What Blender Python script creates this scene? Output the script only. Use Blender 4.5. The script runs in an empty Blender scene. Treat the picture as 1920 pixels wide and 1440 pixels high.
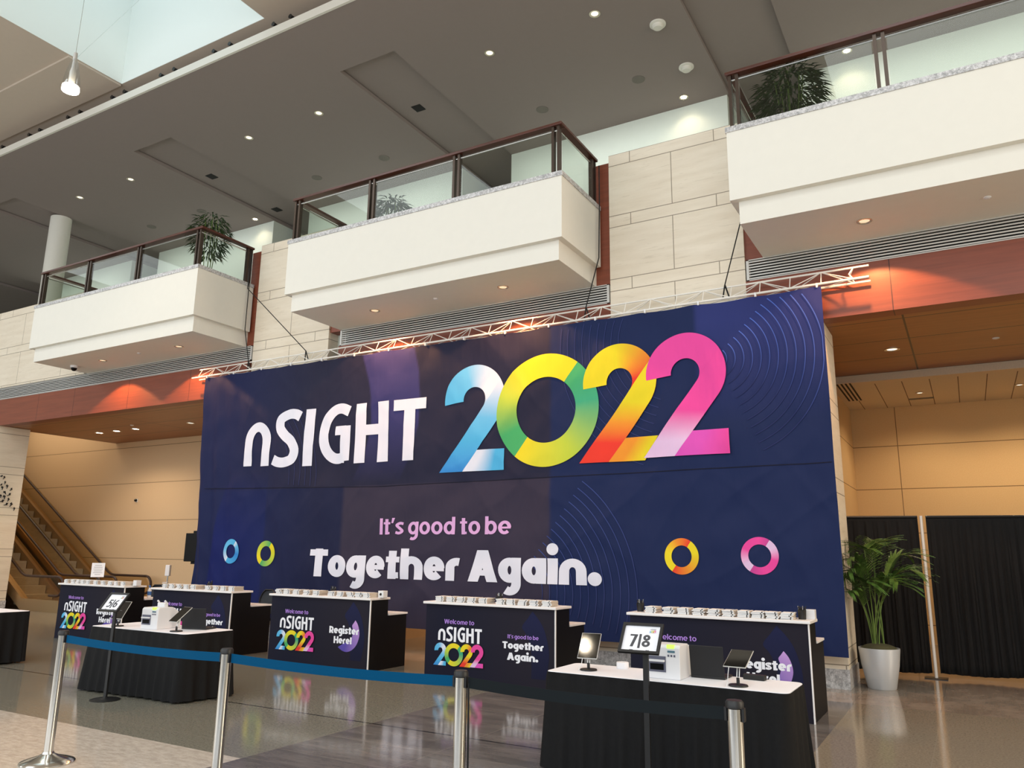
import bpy, math, random
from mathutils import Vector, Matrix, noise
random.seed(7)
PI = math.pi
C = bpy.context.scene.collection
sc = bpy.context.scene

# ------------------------------------------------------------------ camera
CAMH = 1.68
F_PX, PITCH, YAW, ROLL = 1458.23, math.radians(12.3905), math.radians(30.1346), math.radians(.7515)
cd = bpy.data.cameras.new('camera'); cam = bpy.data.objects.new('camera', cd); C.objects.link(cam)
cd.sensor_fit = 'HORIZONTAL'; cd.sensor_width = 36.0; cd.lens = F_PX / 1920 * 36.0
cd.clip_start = .05; cd.clip_end = 300
fw = Vector((-math.sin(YAW) * math.cos(PITCH), math.cos(YAW) * math.cos(PITCH), math.sin(PITCH)))
rt = Vector((math.cos(YAW), math.sin(YAW), 0)); up = rt.cross(fw)
r2 = rt * math.cos(ROLL) + up * math.sin(ROLL); u2 = up * math.cos(ROLL) - rt * math.sin(ROLL)
m4 = Matrix((r2, u2, -fw)).transposed().to_4x4(); m4.translation = (0, 0, CAMH)
cam.matrix_world = m4
sc.camera = cam

# ------------------------------------------------------------------ world, exposure
sc.view_settings.view_transform = 'Standard'; sc.view_settings.look = 'None'
sc.view_settings.gamma = 1; sc.view_settings.use_curve_mapping = False
sc.view_settings.exposure = 0.0
w = bpy.data.worlds.new('daylight'); sc.world = w; w.use_nodes = True
w.node_tree.nodes['Background'].inputs[0].default_value = (.82, .92, 1, 1)
w.node_tree.nodes['Background'].inputs[1].default_value = .35


def area(name, loc, rot, sx, sy, watt, col=(1, 1, 1), spread=PI):
    l = bpy.data.lights.new(name, 'AREA'); l.shape = 'RECTANGLE'; l.size = sx; l.size_y = sy
    l.energy = watt; l.color = col; l.spread = spread
    o = bpy.data.objects.new(name, l); C.objects.link(o); o.location = loc; o.rotation_euler = rot
    return o


ZA_ = 14.7
# daylight through an assumed glazed entrance behind the camera and skylight wells; added fills
area('entrance_daylight', (-12, -9.5, 7.2), (PI / 2 + .12, 0, 0), 46, 11, 3200, (.95, .98, 1))
area('added_side_glow', (12.5, 7.2, 6), (0, PI / 2, 0), 8, 5.5, 1000, (1, .84, .64))  # warm light added at the right to brighten the balcony side faces
for sx in (-33.6, -16.5, .6):
    area('skylight_and_added_light', (sx - .4, 8.6, 18.4), (0, 0, 0), 5.4, 5.6, 100, (.78, .95, 1))
    area('skylight_and_added_light', (sx, -.6, ZA_ - .02), (0, 0, 0), 5.4, 5.6, 460, (.9, .98, 1))  # panel added below the closed ceiling to brighten the floor
    area('skylight_and_added_light', (sx, -7, ZA_ - .02), (0, 0, 0), 5.4, 4, 320, (.9, .98, 1))  # second added row, no opening in the ceiling above it
# wall washers on the upper floor
for sx in (-33.7, -25.1, -16.55, -7.98, .6):
    area('upper_wall_washer', (sx, 17.6, 13.6), (math.radians(48), 0, 0), 6.2, .4, 26, (.96, 1, .95), 2.0)


area('escalator_well_light', (-27, 14.2, 6.2), (0, 0, 0), 5, 2, 75, (1, .86, .66))  # added under the slab for light coming down the open well


def spot(name, loc, watt, col, cone=2.0, blend=.5, rot=(0, 0, 0), rad=.05):
    l = bpy.data.lights.new(name, 'SPOT'); l.energy = watt; l.color = col; l.spot_size = cone; l.spot_blend = blend
    l.shadow_soft_size = rad
    o = bpy.data.objects.new(name, l); C.objects.link(o); o.location = loc; o.rotation_euler = rot
    return o


# ------------------------------------------------------------------ materials
def lin(c):
    c /= 255.0
    return c / 12.92 if c <= .04045 else ((c + .055) / 1.055) ** 2.4


def rgb(r, g, b): return (lin(r), lin(g), lin(b), 1)


class N:
    def __init__(s, name, rough=.5, base=None, metal=0, spec=.5):
        s.m = bpy.data.materials.new(name); s.m.use_nodes = True
        s.t = s.m.node_tree; s.b = s.t.nodes['Principled BSDF']; s.out = s.t.nodes['Material Output']
        s.b.inputs['Roughness'].default_value = rough; s.b.inputs['Metallic'].default_value = metal
        s.b.inputs['Specular IOR Level'].default_value = spec
        if base: s.b.inputs['Base Color'].default_value = base
        s._c = None

    def n(s, typ, **kw):
        x = s.t.nodes.new(typ)
        for k, v in kw.items(): setattr(x, k, v)
        return x

    def l(s, a, b): s.t.links.new(a, b)

    def math(s, op, a, b=None, c=None):
        x = s.n('ShaderNodeMath', operation=op)
        for i, v in enumerate((a, b, c)):
            if v is None: continue
            if isinstance(v, (int, float)): x.inputs[i].default_value = v
            else: s.l(v, x.inputs[i])
        return x.outputs[0]

    def co(s, i):
        if s._c is None:
            tc = s.n('ShaderNodeTexCoord'); sp = s.n('ShaderNodeSeparateXYZ'); s.l(tc.outputs['Object'], sp.inputs[0])
            s.tc = tc.outputs['Object']; s._c = sp
        return s._c.outputs[i]

    def line(s, i, phase, period, wd):      # 1 on a joint line
        d = s.math('WRAP', s.math('SUBTRACT', s.co(i), phase), period / 2, -period / 2)
        return s.math('LESS_THAN', s.math('ABSOLUTE', d), wd / 2)

    def between(s, i, lo, hi):
        return s.math('MULTIPLY', s.math('GREATER_THAN', s.co(i), lo), s.math('LESS_THAN', s.co(i), hi))

    def mx(s, *a):
        r = a[0]
        for b in a[1:]: r = s.math('MAXIMUM', r, b)
        return r

    def mix(s, f, a, b):
        x = s.n('ShaderNodeMix', data_type='RGBA')
        if isinstance(f, (int, float)): x.inputs[0].default_value = f
        else: s.l(f, x.inputs[0])
        for k, v in ((6, a), (7, b)):
            if isinstance(v, tuple): x.inputs[k].default_value = v
            else: s.l(v, x.inputs[k])
        return x.outputs[2]

    def noise(s, scale, detail=4, stretch=(1, 1, 1), rough=.6):
        s.co(0)
        mp = s.n('ShaderNodeMapping'); mp.inputs['Scale'].default_value = stretch; s.l(s.tc, mp.inputs[0])
        x = s.n('ShaderNodeTexNoise'); x.inputs['Scale'].default_value = scale; x.inputs['Detail'].default_value = detail
        x.inputs['Roughness'].default_value = rough
        s.l(mp.outputs[0], x.inputs['Vector']); return x.outputs[0]

    def ramp(s, f, a, b, lo=.3, hi=.7):
        x = s.n('ShaderNodeMapRange'); x.inputs[1].default_value = lo; x.inputs[2].default_value = hi; s.l(f, x.inputs[0])
        return s.mix(x.outputs[0], a, b)

    def col(s, c): s.l(c, s.b.inputs['Base Color']); return s

    def bump(s, h, st=.2, dist=.01):
        x = s.n('ShaderNodeBump'); x.inputs['Strength'].default_value = st; x.inputs['Distance'].default_value = dist
        s.l(h, x.inputs['Height']); s.l(x.outputs[0], s.b.inputs['Normal']); return s


M = {}


def plain(name, c, rough=.5, metal=0, spec=.5, var=0.0):
    n = N(name, rough, c, metal, spec)
    if var:
        d = tuple(x * (1 - var) for x in c[:3]) + (1,)
        n.col(n.ramp(n.noise(6), d, c))
    M[name] = n.m; return n


def emit(name, c, st):
    n = N(name, .4, (.02, .02, .02, 1)); n.b.inputs['Emission Color'].default_value = c; n.b.inputs['Emission Strength'].default_value = st
    M[name] = n.m


plain('white_plaster', rgb(232, 229, 219), .7, var=.02)
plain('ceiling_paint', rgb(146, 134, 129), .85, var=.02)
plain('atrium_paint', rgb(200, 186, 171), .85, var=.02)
plain('lip_paint', rgb(225, 222, 212), .7)
plain('well_white', rgb(235, 240, 236), .7)
plain('upper_white', rgb(225, 232, 222), .7, var=.02)
plain('dark_bronze', rgb(74, 62, 54), .35, .6)
plain('steel', rgb(200, 200, 198), .25, 1)
plain('chrome', rgb(215, 213, 208), .16, 1)
plain('truss_white', rgb(238, 234, 226), .4)
plain('black_metal', rgb(24, 24, 25), .4)
plain('black_plastic', rgb(26, 26, 28), .45)
plain('dark_screen', rgb(8, 8, 9), .12, spec=.18)
plain('tablet_glass', rgb(6, 6, 7), .05, spec=.6)
plain('laptop_grey', rgb(38, 38, 40), .5, spec=.3)
plain('white_plastic', rgb(232, 232, 234), .4)
plain('grey_plastic', rgb(92, 94, 112), .45)
plain('white_laminate', rgb(244, 240, 238), .35)
plain('white_cloth', rgb(240, 240, 245), .8)
plain('counter_black', rgb(14, 12, 13), .5, spec=.3)
plain('paper', rgb(243, 243, 246), .7)
plain('notebook_cover', rgb(236, 236, 236), .7)
plain('page_edge', rgb(214, 196, 170), .8)
plain('black_elastic', rgb(18, 18, 18), .7)
plain('belt_blue', rgb(0, 76, 116), .8, spec=.1)
plain('belt_black', rgb(30, 35, 38), .8, spec=.1)
plain('planter_grey', rgb(206, 208, 210), .35, .25)
plain('moss', rgb(84, 80, 52), .95, var=.4)
plain('stem_green', rgb(98, 122, 52), .6)
plain('pot_dark', rgb(60, 55, 50), .6)
plain('brass', rgb(178, 150, 112), .32, .9)
plain('tv_black', rgb(9, 9, 10), .5, spec=.2)
plain('handrail_rubber', rgb(52, 30, 20), .5)
plain('step_grey', rgb(168, 152, 128), .5, .2, var=.2)
plain('mesh_grey', rgb(58, 60, 64), .8)
plain('speaker_grey', rgb(120, 114, 106), .8)
plain('outlet_black', rgb(22, 20, 19), .8)
plain('blue_label', rgb(70, 120, 190), .5)
plain('aluminium', rgb(205, 204, 200), .4, .2)
plain('dark_void', rgb(16, 16, 18), .9)
plain('sign_grey', rgb(84, 84, 88), .6)
plain('lamp_reflector', rgb(225, 215, 195), .25, .8)
emit('lamp_warm', (1, .84, .62, 1), 22)
emit('lamp_soft', (1, .88, .70, 1), 1.3)
emit('lamp_amber', (1, .72, .45, 1), .95)
emit('lamp_pendant', (1, .84, .6, 1), 22)
emit('led_green', (.5, 1, .1, 1), 1.6)
emit('lcd_blue', (.15, .45, .6, 1), .25)

n = N('leaf', .5, spec=.25); n.col(n.ramp(n.noise(9), rgb(26, 46, 22), rgb(62, 88, 42))); M['leaf'] = n.m
n = N('palm_leaf', .45); n.col(n.ramp(n.noise(7), rgb(36, 64, 26), rgb(104, 140, 60))); M['palm_leaf'] = n.m
n = N('black_fabric', .75, spec=.3); n.col(n.ramp(n.noise(40), rgb(6, 6, 8), rgb(13, 13, 15))); M['black_fabric'] = n.m
n = N('drape_fabric', .9); n.col(n.ramp(n.noise(14, 4, (3, 3, .2)), rgb(8, 8, 9), rgb(20, 19, 19))); M['drape_fabric'] = n.m

# glass of the balcony rails: clear with a grey green tint
n = N('rail_glass'); t = n.t
tr = n.n('ShaderNodeBsdfTransparent'); tr.inputs[0].default_value = (.86, .885, .86, 1)
gl = n.n('ShaderNodeBsdfGlossy'); gl.inputs['Roughness'].default_value = 0
lw = n.n('ShaderNodeLayerWeight'); lw.inputs[0].default_value = .5
fr = n.math('ADD', .02, n.math('MULTIPLY', .3, n.math('POWER', lw.outputs['Facing'], 5.0)))
ms = n.n('ShaderNodeMixShader'); n.l(fr, ms.inputs[0]); n.l(tr.outputs[0], ms.inputs[1]); n.l(gl.outputs[0], ms.inputs[2])
n.l(ms.outputs[0], n.out.inputs[0]); M['rail_glass'] = n.m
n = N('bronze_glass')
tr = n.n('ShaderNodeBsdfTransparent'); tr.inputs[0].default_value = (.90, .84, .72, 1)
gl = n.n('ShaderNodeBsdfGlossy'); gl.inputs['Roughness'].default_value = .05
lw = n.n('ShaderNodeLayerWeight'); lw.inputs[0].default_value = .5
fr = n.math('ADD', .02, n.math('MULTIPLY', .3, n.math('POWER', lw.outputs['Facing'], 5.0)))
ms = n.n('ShaderNodeMixShader'); n.l(fr, ms.inputs[0]); n.l(tr.outputs[0], ms.inputs[1]); n.l(gl.outputs[0], ms.inputs[2])
n.l(ms.outputs[0], n.out.inputs[0]); M['bronze_glass'] = n.m
n = N('lamp_glass')
tr = n.n('ShaderNodeBsdfTransparent'); tr.inputs[0].default_value = (.93, .95, .96, 1)
gl = n.n('ShaderNodeBsdfGlossy'); gl.inputs['Roughness'].default_value = .05
ms = n.n('ShaderNodeMixShader'); ms.inputs[0].default_value = .12; n.l(tr.outputs[0], ms.inputs[1]); n.l(gl.outputs[0], ms.inputs[2])
n.l(ms.outputs[0], n.out.inputs[0]); M['lamp_glass'] = n.m

# limestone panels: large slabs with a thin course between them
BAY = 8.57
n = N('limestone', .6)
thin = n.math('LESS_THAN', n.math('WRAP', n.math('SUBTRACT', n.co(2), 8.32), 1.145, 0.0), .21)
big = n.math('SUBTRACT', 1.0, thin)
pv = BAY / 4
jl = n.mx(n.line(2, 8.53, 1.145, .014), n.line(2, 8.32, 1.145, .014),
          n.math('MULTIPLY', big, n.line(0, -3.72, pv, .014)),
          n.math('MULTIPLY', thin, n.mx(n.line(0, -4.45, pv, .014), n.line(0, -2.99, pv, .014))))
st = n.ramp(n.noise(1.1, 6, (1, 1, 7)), rgb(224, 211, 190), rgb(236, 225, 206))
st = n.mix(n.math('MULTIPLY', n.math('GREATER_THAN', n.noise(3, 6, (1, 1, 12)), .62), .25), st, rgb(190, 176, 154))
n.col(n.mix(jl, st, rgb(150, 138, 120))); M['limestone'] = n.m

n = N('granite', .35); n.col(n.ramp(n.noise(26, 6, (1, 1, 1), .8), rgb(140, 140, 141), rgb(222, 221, 222), .38, .62)); M['granite'] = n.m

# cherry wood facing, panel joints follow the bay
n = N('cherry_wood', .42)
ph = [.54 - 1.15, .54 + 1.15, .54 - 3.45, .54 + 3.45]
jl = n.mx(*[n.line(0, p, BAY, .014) for p in ph])
wd = n.ramp(n.noise(2.2, 5, (.5, 1, 9)), rgb(122, 62, 42), rgb(140, 72, 49))
n.col(n.mix(jl, wd, rgb(66, 30, 22))); M['cherry_wood'] = n.m
n = N('maple_soffit', .4)
jl = n.mx(n.line(0, -.52, 4.66, .028), n.line(1, 12.12, 1.19, .03))
wd = n.ramp(n.noise(2.2, 5, (.4, 5, 1)), rgb(146, 92, 50), rgb(162, 104, 58))
n.col(n.mix(jl, wd, rgb(62, 34, 18))); M['maple_soffit'] = n.m
n = N('handrail_wood', .32); n.col(n.ramp(n.noise(3, 5, (1, 1, 8)), rgb(66, 30, 20), rgb(88, 42, 28))); M['handrail_wood'] = n.m

# fabric wall panels
n = N('panel_left', .8)
jl = n.line(2, 4.91, 1.163, .016)
n.col(n.mix(jl, n.ramp(n.noise(60, 2), rgb(208, 174, 134), rgb(217, 184, 145)), rgb(128, 102, 72))); M['panel_left'] = n.m
n = N('panel_right', .8)
jl = n.mx(n.line(2, 4.1, .93, .016), n.line(0, -1.155, 2.4, .016))
n.col(n.mix(jl, n.ramp(n.noise(60, 2), rgb(214, 178, 126), rgb(222, 187, 136)), rgb(128, 98, 62))); M['panel_right'] = n.m
n = N('ceiling_tile', .85)
jl = n.math('MULTIPLY', n.math('GREATER_THAN', n.co(1), 15.95), n.line(0, -1.28, .46, .016))
n.col(n.mix(jl, n.ramp(n.noise(40, 2), rgb(216, 200, 176), rgb(224, 208, 184)), rgb(120, 100, 76))); M['ceiling_tile'] = n.m

# floor: polished stone fields
n = N('floor_stone', .07, spec=.62)
X, Y = n.co(0), n.co(1)
fine = n.noise(46, 6, (1, 1, 1), .85)
green = n.ramp(fine, rgb(102, 101, 91), rgb(156, 153, 140), .36, .66)
veins = n.noise(1.5, 8, (.7, 3.2, 1), .7)
slate = n.ramp(veins, rgb(92, 88, 86), rgb(130, 124, 120), .34, .66)
slate = n.mix(n.math('MULTIPLY', n.math('GREATER_THAN', n.noise(4, 8, (.5, 5, 1), .75), .63), .5), slate, rgb(128, 120, 114))
pale = n.ramp(n.noise(14, 6, (.6, 1.4, 1), .8), rgb(186, 177, 164), rgb(224, 215, 204), .36, .66)
warm = n.ramp(n.noise(2, 8, (1.5, .9, 1), .7), rgb(134, 122, 110), rgb(172, 158, 144), .34, .66)
isl = n.math('GREATER_THAN', X, -5.42)
paleM = n.math('MULTIPLY', n.math('LESS_THAN', Y, 4.93), n.math('LESS_THAN', X, -5.42))
c = n.mix(isl, green, slate)
c = n.mix(paleM, c, pale)
c = n.mix(n.math('MULTIPLY', n.math('GREATER_THAN', Y, 10.62), n.math('GREATER_THAN', X, -14.8)), c, warm)
spk = n.ramp(fine, rgb(122, 113, 99), rgb(170, 159, 142), .36, .66)
c = n.mix(n.math('MULTIPLY', n.math('LESS_THAN', Y, 10.62), n.math('GREATER_THAN', X, -1.38)), c, spk)
tile = n.mx(n.math('MULTIPLY', isl, n.mx(n.line(1, 6.58, .62, .008), n.line(0, -5.42, 1.24, .008))),
            n.math('MULTIPLY', n.math('SUBTRACT', 1.0, isl), n.mx(n.line(1, 5.27, 1.31, .008), n.line(0, -5.42, 2.48, .006))))
c = n.mix(n.math('MULTIPLY', tile, .45), c, rgb(160, 152, 140))
far = n.math('MULTIPLY', n.math('GREATER_THAN', Y, 10.62), n.mx(n.line(1, 10.62, .62, .009), n.line(0, -1.4, .93, .009)))
c = n.mix(n.math('MULTIPLY', far, .5), c, rgb(92, 82, 72))
dark = n.mx(n.line(1, 6.58, 40, .026), n.math('MULTIPLY', n.math('LESS_THAN', X, -5.4), n.line(0, -13.1, 30, .022)))
c = n.mix(dark, c, rgb(34, 32, 30))
n.col(c)
rr = n.n('ShaderNodeMapRange'); n.l(n.noise(9, 3), rr.inputs[0]); rr.inputs[3].default_value = .06; rr.inputs[4].default_value = .15
n.l(rr.outputs[0], n.b.inputs['Roughness']); M['floor_stone'] = n.m

# printed graphics take their ink from a stored colour
n = N('banner_print', .62, spec=.14)
at = n.n('ShaderNodeAttribute'); at.attribute_name = 'ink'; n.l(at.outputs['Color'], n.b.inputs['Base Color']); n.bump(n.math('ADD', n.noise(1.1, 3, (1, 1, .6), .5), n.math('MULTIPLY', .5, n.noise(1.2, 3, (2.6, 1, .6), .45))), .45, .12); M['banner_print'] = n.m
n = N('board_print', .6, spec=.2)
at = n.n('ShaderNodeAttribute'); at.attribute_name = 'ink'; n.l(at.outputs['Color'], n.b.inputs['Base Color']); M['board_print'] = n.m


# ------------------------------------------------------------------ mesh builder
class MB:
    def __init__(s): s.v = []; s.f = []; s.mi = []; s.c = []

    def add(s, vs, fs, m=0, col=None):
        o = len(s.v); s.v += [tuple(p) for p in vs]
        s.f += [tuple(i + o for i in f) for f in fs]; s.mi += [m] * len(fs)
        s.c += (col if isinstance(col, list) else [col or (1, 1, 1, 1)] * len(vs)); return s

    def box(s, x0, y0, z0, x1, y1, z1, m=0, mat=None):
        vs = [(x0, y0, z0), (x1, y0, z0), (x1, y1, z0), (x0, y1, z0), (x0, y0, z1), (x1, y0, z1), (x1, y1, z1), (x0, y1, z1)]
        if mat is not None: vs = [tuple(mat @ Vector(p)) for p in vs]
        return s.add(vs, [(0, 3, 2, 1), (4, 5, 6, 7), (0, 1, 5, 4), (1, 2, 6, 5), (2, 3, 7, 6), (3, 0, 4, 7)], m)

    def rbox(s, x0, y0, z0, x1, y1, z1, r, m=0, seg=4):      # rounded in plan
        pts = []
        for cx, cy, a in ((x1 - r, y1 - r, 0), (x0 + r, y1 - r, 90), (x0 + r, y0 + r, 180), (x1 - r, y0 + r, 270)):
            for k in range(seg + 1):
                t = math.radians(a + 90 * k / seg); pts.append((cx + r * math.cos(t), cy + r * math.sin(t)))
        return s.prism(pts, z0, z1, m)

    def prism(s, pts, z0, z1, m=0, mat=None):
        k = len(pts)
        vs = [(x, y, z0) for x, y in pts] + [(x, y, z1) for x, y in pts]
        if mat is not None: vs = [tuple(mat @ Vector(p)) for p in vs]
        fs = [tuple(range(k - 1, -1, -1)), tuple(range(k, 2 * k))] + [(i, (i + 1) % k, k + (i + 1) % k, k + i) for i in range(k)]
        return s.add(vs, fs, m)

    def tube(s, path, r, n=8, m=0, cap=True, r1=None):
        path = [Vector(p) for p in path]; L = len(path); vs = []; fs = []
        prev = None
        for i, p in enumerate(path):
            a = path[max(0, i - 1)]; b = path[min(L - 1, i + 1)]
            t = (b - a).normalized()
            if prev is None:
                ref = Vector((0, 0, 1)) if abs(t.z) < .9 else Vector((1, 0, 0)); u = t.cross(ref).normalized()
            else:
                u = prev - t * prev.dot(t); u = u.normalized() if u.length > 1e-6 else t.orthogonal().normalized()
            prev = u; v = t.cross(u)
            rad = r if r1 is None else r + (r1 - r) * i / (L - 1)
            for k in range(n):
                an = 2 * PI * k / n; vs.append(p + u * (rad * math.cos(an)) + v * (rad * math.sin(an)))
        for i in range(L - 1):
            for k in range(n):
                a = i * n + k; b = i * n + (k + 1) % n; fs.append((a, b, b + n, a + n))
        if cap: fs.append(tuple(range(n - 1, -1, -1))); fs.append(tuple((L - 1) * n + k for k in range(n)))
        return s.add(vs, fs, m)

    def lathe(s, prof, cx=0, cy=0, n=24, m=0, z=0):
        vs = []; fs = []
        for r, h in prof:
            for k in range(n):
                a = 2 * PI * k / n; vs.append((cx + r * math.cos(a), cy + r * math.sin(a), z + h))
        for i in range(len(prof) - 1):
            for k in range(n):
                a = i * n + k; b = i * n + (k + 1) % n; fs.append((a, b, b + n, a + n))
        if prof[0][0] > 1e-6: fs.append(tuple(range(n - 1, -1, -1)))
        if prof[-1][0] > 1e-6: fs.append(tuple((len(prof) - 1) * n + k for k in range(n)))
        return s.add(vs, fs, m)

    def build(s, name, mats, parent=None, smooth=False, org=None, ink=False, bevel=0):
        me = bpy.data.meshes.new(name)
        v = s.v if org is None else [(p[0] - org[0], p[1] - org[1], p[2] - org[2]) for p in s.v]
        me.from_pydata(v, [], s.f)
        if isinstance(mats, str): mats = [mats]
        for k in mats: me.materials.append(M[k])
        me.polygons.foreach_set('material_index', s.mi)
        if smooth: me.polygons.foreach_set('use_smooth', [True] * len(s.f))
        if ink:
            a = me.color_attributes.new('ink', 'FLOAT_COLOR', 'POINT')
            a.data.foreach_set('color', [x for c in s.c for x in c])
        me.update()
        o = bpy.data.objects.new(name, me); C.objects.link(o)
        if parent is not None: o.parent = parent
        if smooth:
            try: me.set_sharp_from_angle(angle=math.radians(40))
            except Exception: pass
        if bevel:
            b = o.modifiers.new('bevel', 'BEVEL'); b.width = bevel; b.segments = 2; b.limit_method = 'ANGLE'
        return o


def tag(o, label, cat, group=None, kind=None):
    o['label'] = label; o['category'] = cat
    if group: o['group'] = group
    if kind: o['kind'] = kind
    return o


def thing(name, label, cat, loc=(0, 0, 0), rotz=0, group=None):
    o = bpy.data.objects.new(name, None); C.objects.link(o); o.empty_display_size = .2
    o.location = loc; o.rotation_euler = (0, 0, rotz); return tag(o, label, cat, group)


def struct(o, label=None):
    o['kind'] = 'structure'
    if label: o['label'] = label
    return o


def dup(root, loc, rotz=0, label=None):
    r = root.copy(); C.objects.link(r); r.location = loc; r.rotation_euler = (0, 0, rotz)
    if label: r['label'] = label
    for ch in list(root.children):
        c = ch.copy(); C.objects.link(c); c.parent = r
        for g in list(ch.children):
            d = g.copy(); C.objects.link(d); d.parent = c
    return r


ORD = ['first', 'second', 'third', 'fourth', 'fifth', 'sixth', 'seventh', 'eighth', 'ninth', 'tenth', 'eleventh', 'twelfth', 'thirteenth', 'fourteenth']

# ------------------------------------------------------------------ the building
YW = 11.6            # stone front of the two-storey wall
ZS = 6.17            # underside of the balconies
ZF = 5.08            # underside of the wood fascia
PC = [-3.72 + BAY * k for k in (-4, -3, -2, -1, 0, 1)]     # pier centres

b = MB(); b.box(-46, -10, -.2, 14, 26, 0); struct(b.build('floor', 'floor_stone'))
ZC = 13.93
# lower ceiling over the upper floor, with recessed bands above the piers
cof = [(-13.05 + BAY * k, -11.27 + BAY * k) for k in (-3, -2, -1, 0, 1, 2)]
b = MB(); b.box(-46, 11.42, ZC, 14, 13.33, ZC + .2)
x = -46
for a, e in cof:
    if e > 14: break
    b.box(x, 13.33, ZC, a, 27, ZC + .2); b.box(a, 13.33, ZC + .12, e, 27, ZC + .24); b.box(a - .02, 13.2, ZC + .11, a, 27, ZC + .24)
    b.box(e, 13.2, ZC + .11, e + .02, 27, ZC + .24); b.box(a, 13.2, ZC + .11, e, 13.33, ZC + .24)
    x = e
b.box(x, 13.33, ZC, 14, 27, ZC + .2)
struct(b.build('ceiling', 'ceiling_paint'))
b = MB(); b.box(-46, 11.40, ZC - .005, 14, 11.46, ZC + .21); struct(b.build('trim_1', 'lip_paint'))
# atrium ceiling with skylight wells
ZA = 14.7
wells = [(-19.76 + BAY * k, -14.02 + BAY * k) for k in (-2, 0, 2)]
b = MB(); b.box(-46, 10.05, ZA - .06, -19.79, 11.57, ZA); b.box(-46, 11.582, ZA, 14, 12.6, ZA + .2); b.box(-46, -10, ZA, 14, 5.618, ZA + .2)
x = -46
for a, e in wells:
    b.box(x, 5.618, ZA, a - .012, 11.582, ZA + .2); x = e + .012
b.box(x, 5.618, ZA, 14, 11.582, ZA + .2)
b.box(-46, 12.4, ZC + .2, 14, 12.6, ZA + .1)
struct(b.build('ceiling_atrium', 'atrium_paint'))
b = MB()
for a, e in wells:
    b.box(a - .1, 5.53, ZA + .002, a, 11.67, 18.6); b.box(e, 5.53, ZA + .002, e + .1, 11.67, 18.6)
    b.box(a, 5.53, ZA + .002, e, 5.63, 18.6); b.box(a, 11.57, ZA + .002, e, 11.67, 18.6)
struct(b.build('wall_skylight', 'well_white'))
# outer walls of the hall
b = MB(); b.box(-46.2, -10, 0, -46, 27, 18); struct(b.build('wall_left', 'white_plaster'))
b = MB(); b.box(14, -10, 0, 14.2, 27, 18); struct(b.build('wall_right', 'white_plaster'))
b = MB(); b.box(-46, 26, 6.9, 14, 26.2, 14.4); struct(b.build('wall_upper_back', 'upper_white'))
# stone piers of the upper storey and their wider feet
for k, cx in enumerate(PC):
    if cx < -25: continue
    b = MB()
    if k == 2 - 1 or abs(cx + 20.86) < .1:
        b.box(-46, YW, 6.19, -19.75, YW + .5, 8.53)
    else:
        b.box(cx - 1.12, YW, 5.0, cx + 1.12, YW + .5, 8.53)
    struct(b.build('wall_pier_upper', 'limestone'))
for x0, x1, y1 in ((-46, -23.6, 12.5), (-14.6, -10.15, 12.6), (-5.95, -1.55, 12.6), (2.65, 7, 12.6)):
    b = MB(); b.box(x0, YW + .05, .25, x1, y1, ZF); struct(b.build('wall_pier', 'limestone'))
    b = MB(); b.box(x0 - .012, YW + .035, 0, x1 + .012, y1 + .01, .25); struct(b.build('baseboard_pier', 'granite'))
# cherry fascia in front of the floor edge, wood jambs beside the balconies
for k in range(1):
    b = MB(); b.box(-46, YW, ZF, -13.52, YW + .3, 5.83)
    b.box(-10.88, YW, ZF, -4.84, YW + .3, 5.83); b.box(-2.6, YW, ZF, 8, YW + .3, 5.83)
    b.box(-13.6, YW + .03, ZF, -10.8, YW + .3, 5.2); b.box(-4.9, YW + .03, ZF, -2.5, YW + .3, 5.2)
    struct(b.build('trim_2', 'cherry_wood'))
b = MB()
for cx in PC[1:5]:
    for s in (-1, 1):
        if cx < -15 and s < 0: continue
        x0 = cx + s * 1.12 if cx > -15 else -19.75
        b.box(min(x0, x0 + s * .32), YW + .04, 6.17, max(x0, x0 + s * .32), YW + .4, 8.42)
struct(b.build('trim_3', 'cherry_wood'))
# wood soffit of the ground floor bays
b = MB(); b.box(-24.05, YW + .3, ZF + .012, -13.5, 15.5, ZF + .2); b.box(-14, YW + .3, ZF + .012, 10, 15.7, ZF + .2)
struct(b.build('ceiling_wood', 'maple_soffit'))
b = MB(); b.box(-10.2, 15.7, 4.95, 10, 19, 5.3); struct(b.build('ceiling_tile', 'ceiling_tile'))
# ground floor back walls
b = MB(); b.box(-46, 15.5, 0, -10.2, 15.7, 6.8); struct(b.build('wall_back_left', 'panel_left'))
b = MB(); b.box(-10.2, 18.7, 0, 10, 18.9, 4.95); struct(b.build('wall_back_right', 'panel_right'))
b = MB(); b.box(-2.25, 12.6, 0, -2.05, 18.7, 4.95); struct(b.build('wall_side_right', 'panel_right'))
b = MB(); b.box(-10.2, 12.6, 0, -10, 18.7, 5.09); struct(b.build('wall_side_middle', 'panel_left'))
# upper floor slab and white rooms standing on it
b = MB(); b.box(-46, YW + .45, 6.25, 14, 26, 6.95); b.box(-46, YW + .29, 5.8, 14, YW + .5, 6.3); struct(b.build('floor_upper', 'upper_white'))
for k in (-2, -1, 0, 1, 2):
    e = -13.1 + BAY * k
    b = MB(); b.box(e - BAY + 1.83, 19.2, 6.95, min(e, 14), 25.9, ZC + .1); struct(b.build('wall_upper_room', 'upper_white'))
# round column on the upper floor
b = MB(); b.lathe([(.36, 6.95), (.36, ZC)], -28.7, 15.2, 40)
o = b.build('round_column', 'white_plaster', smooth=True); tag(o, 'round white column rising behind the left balcony to the ceiling', 'column')

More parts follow.
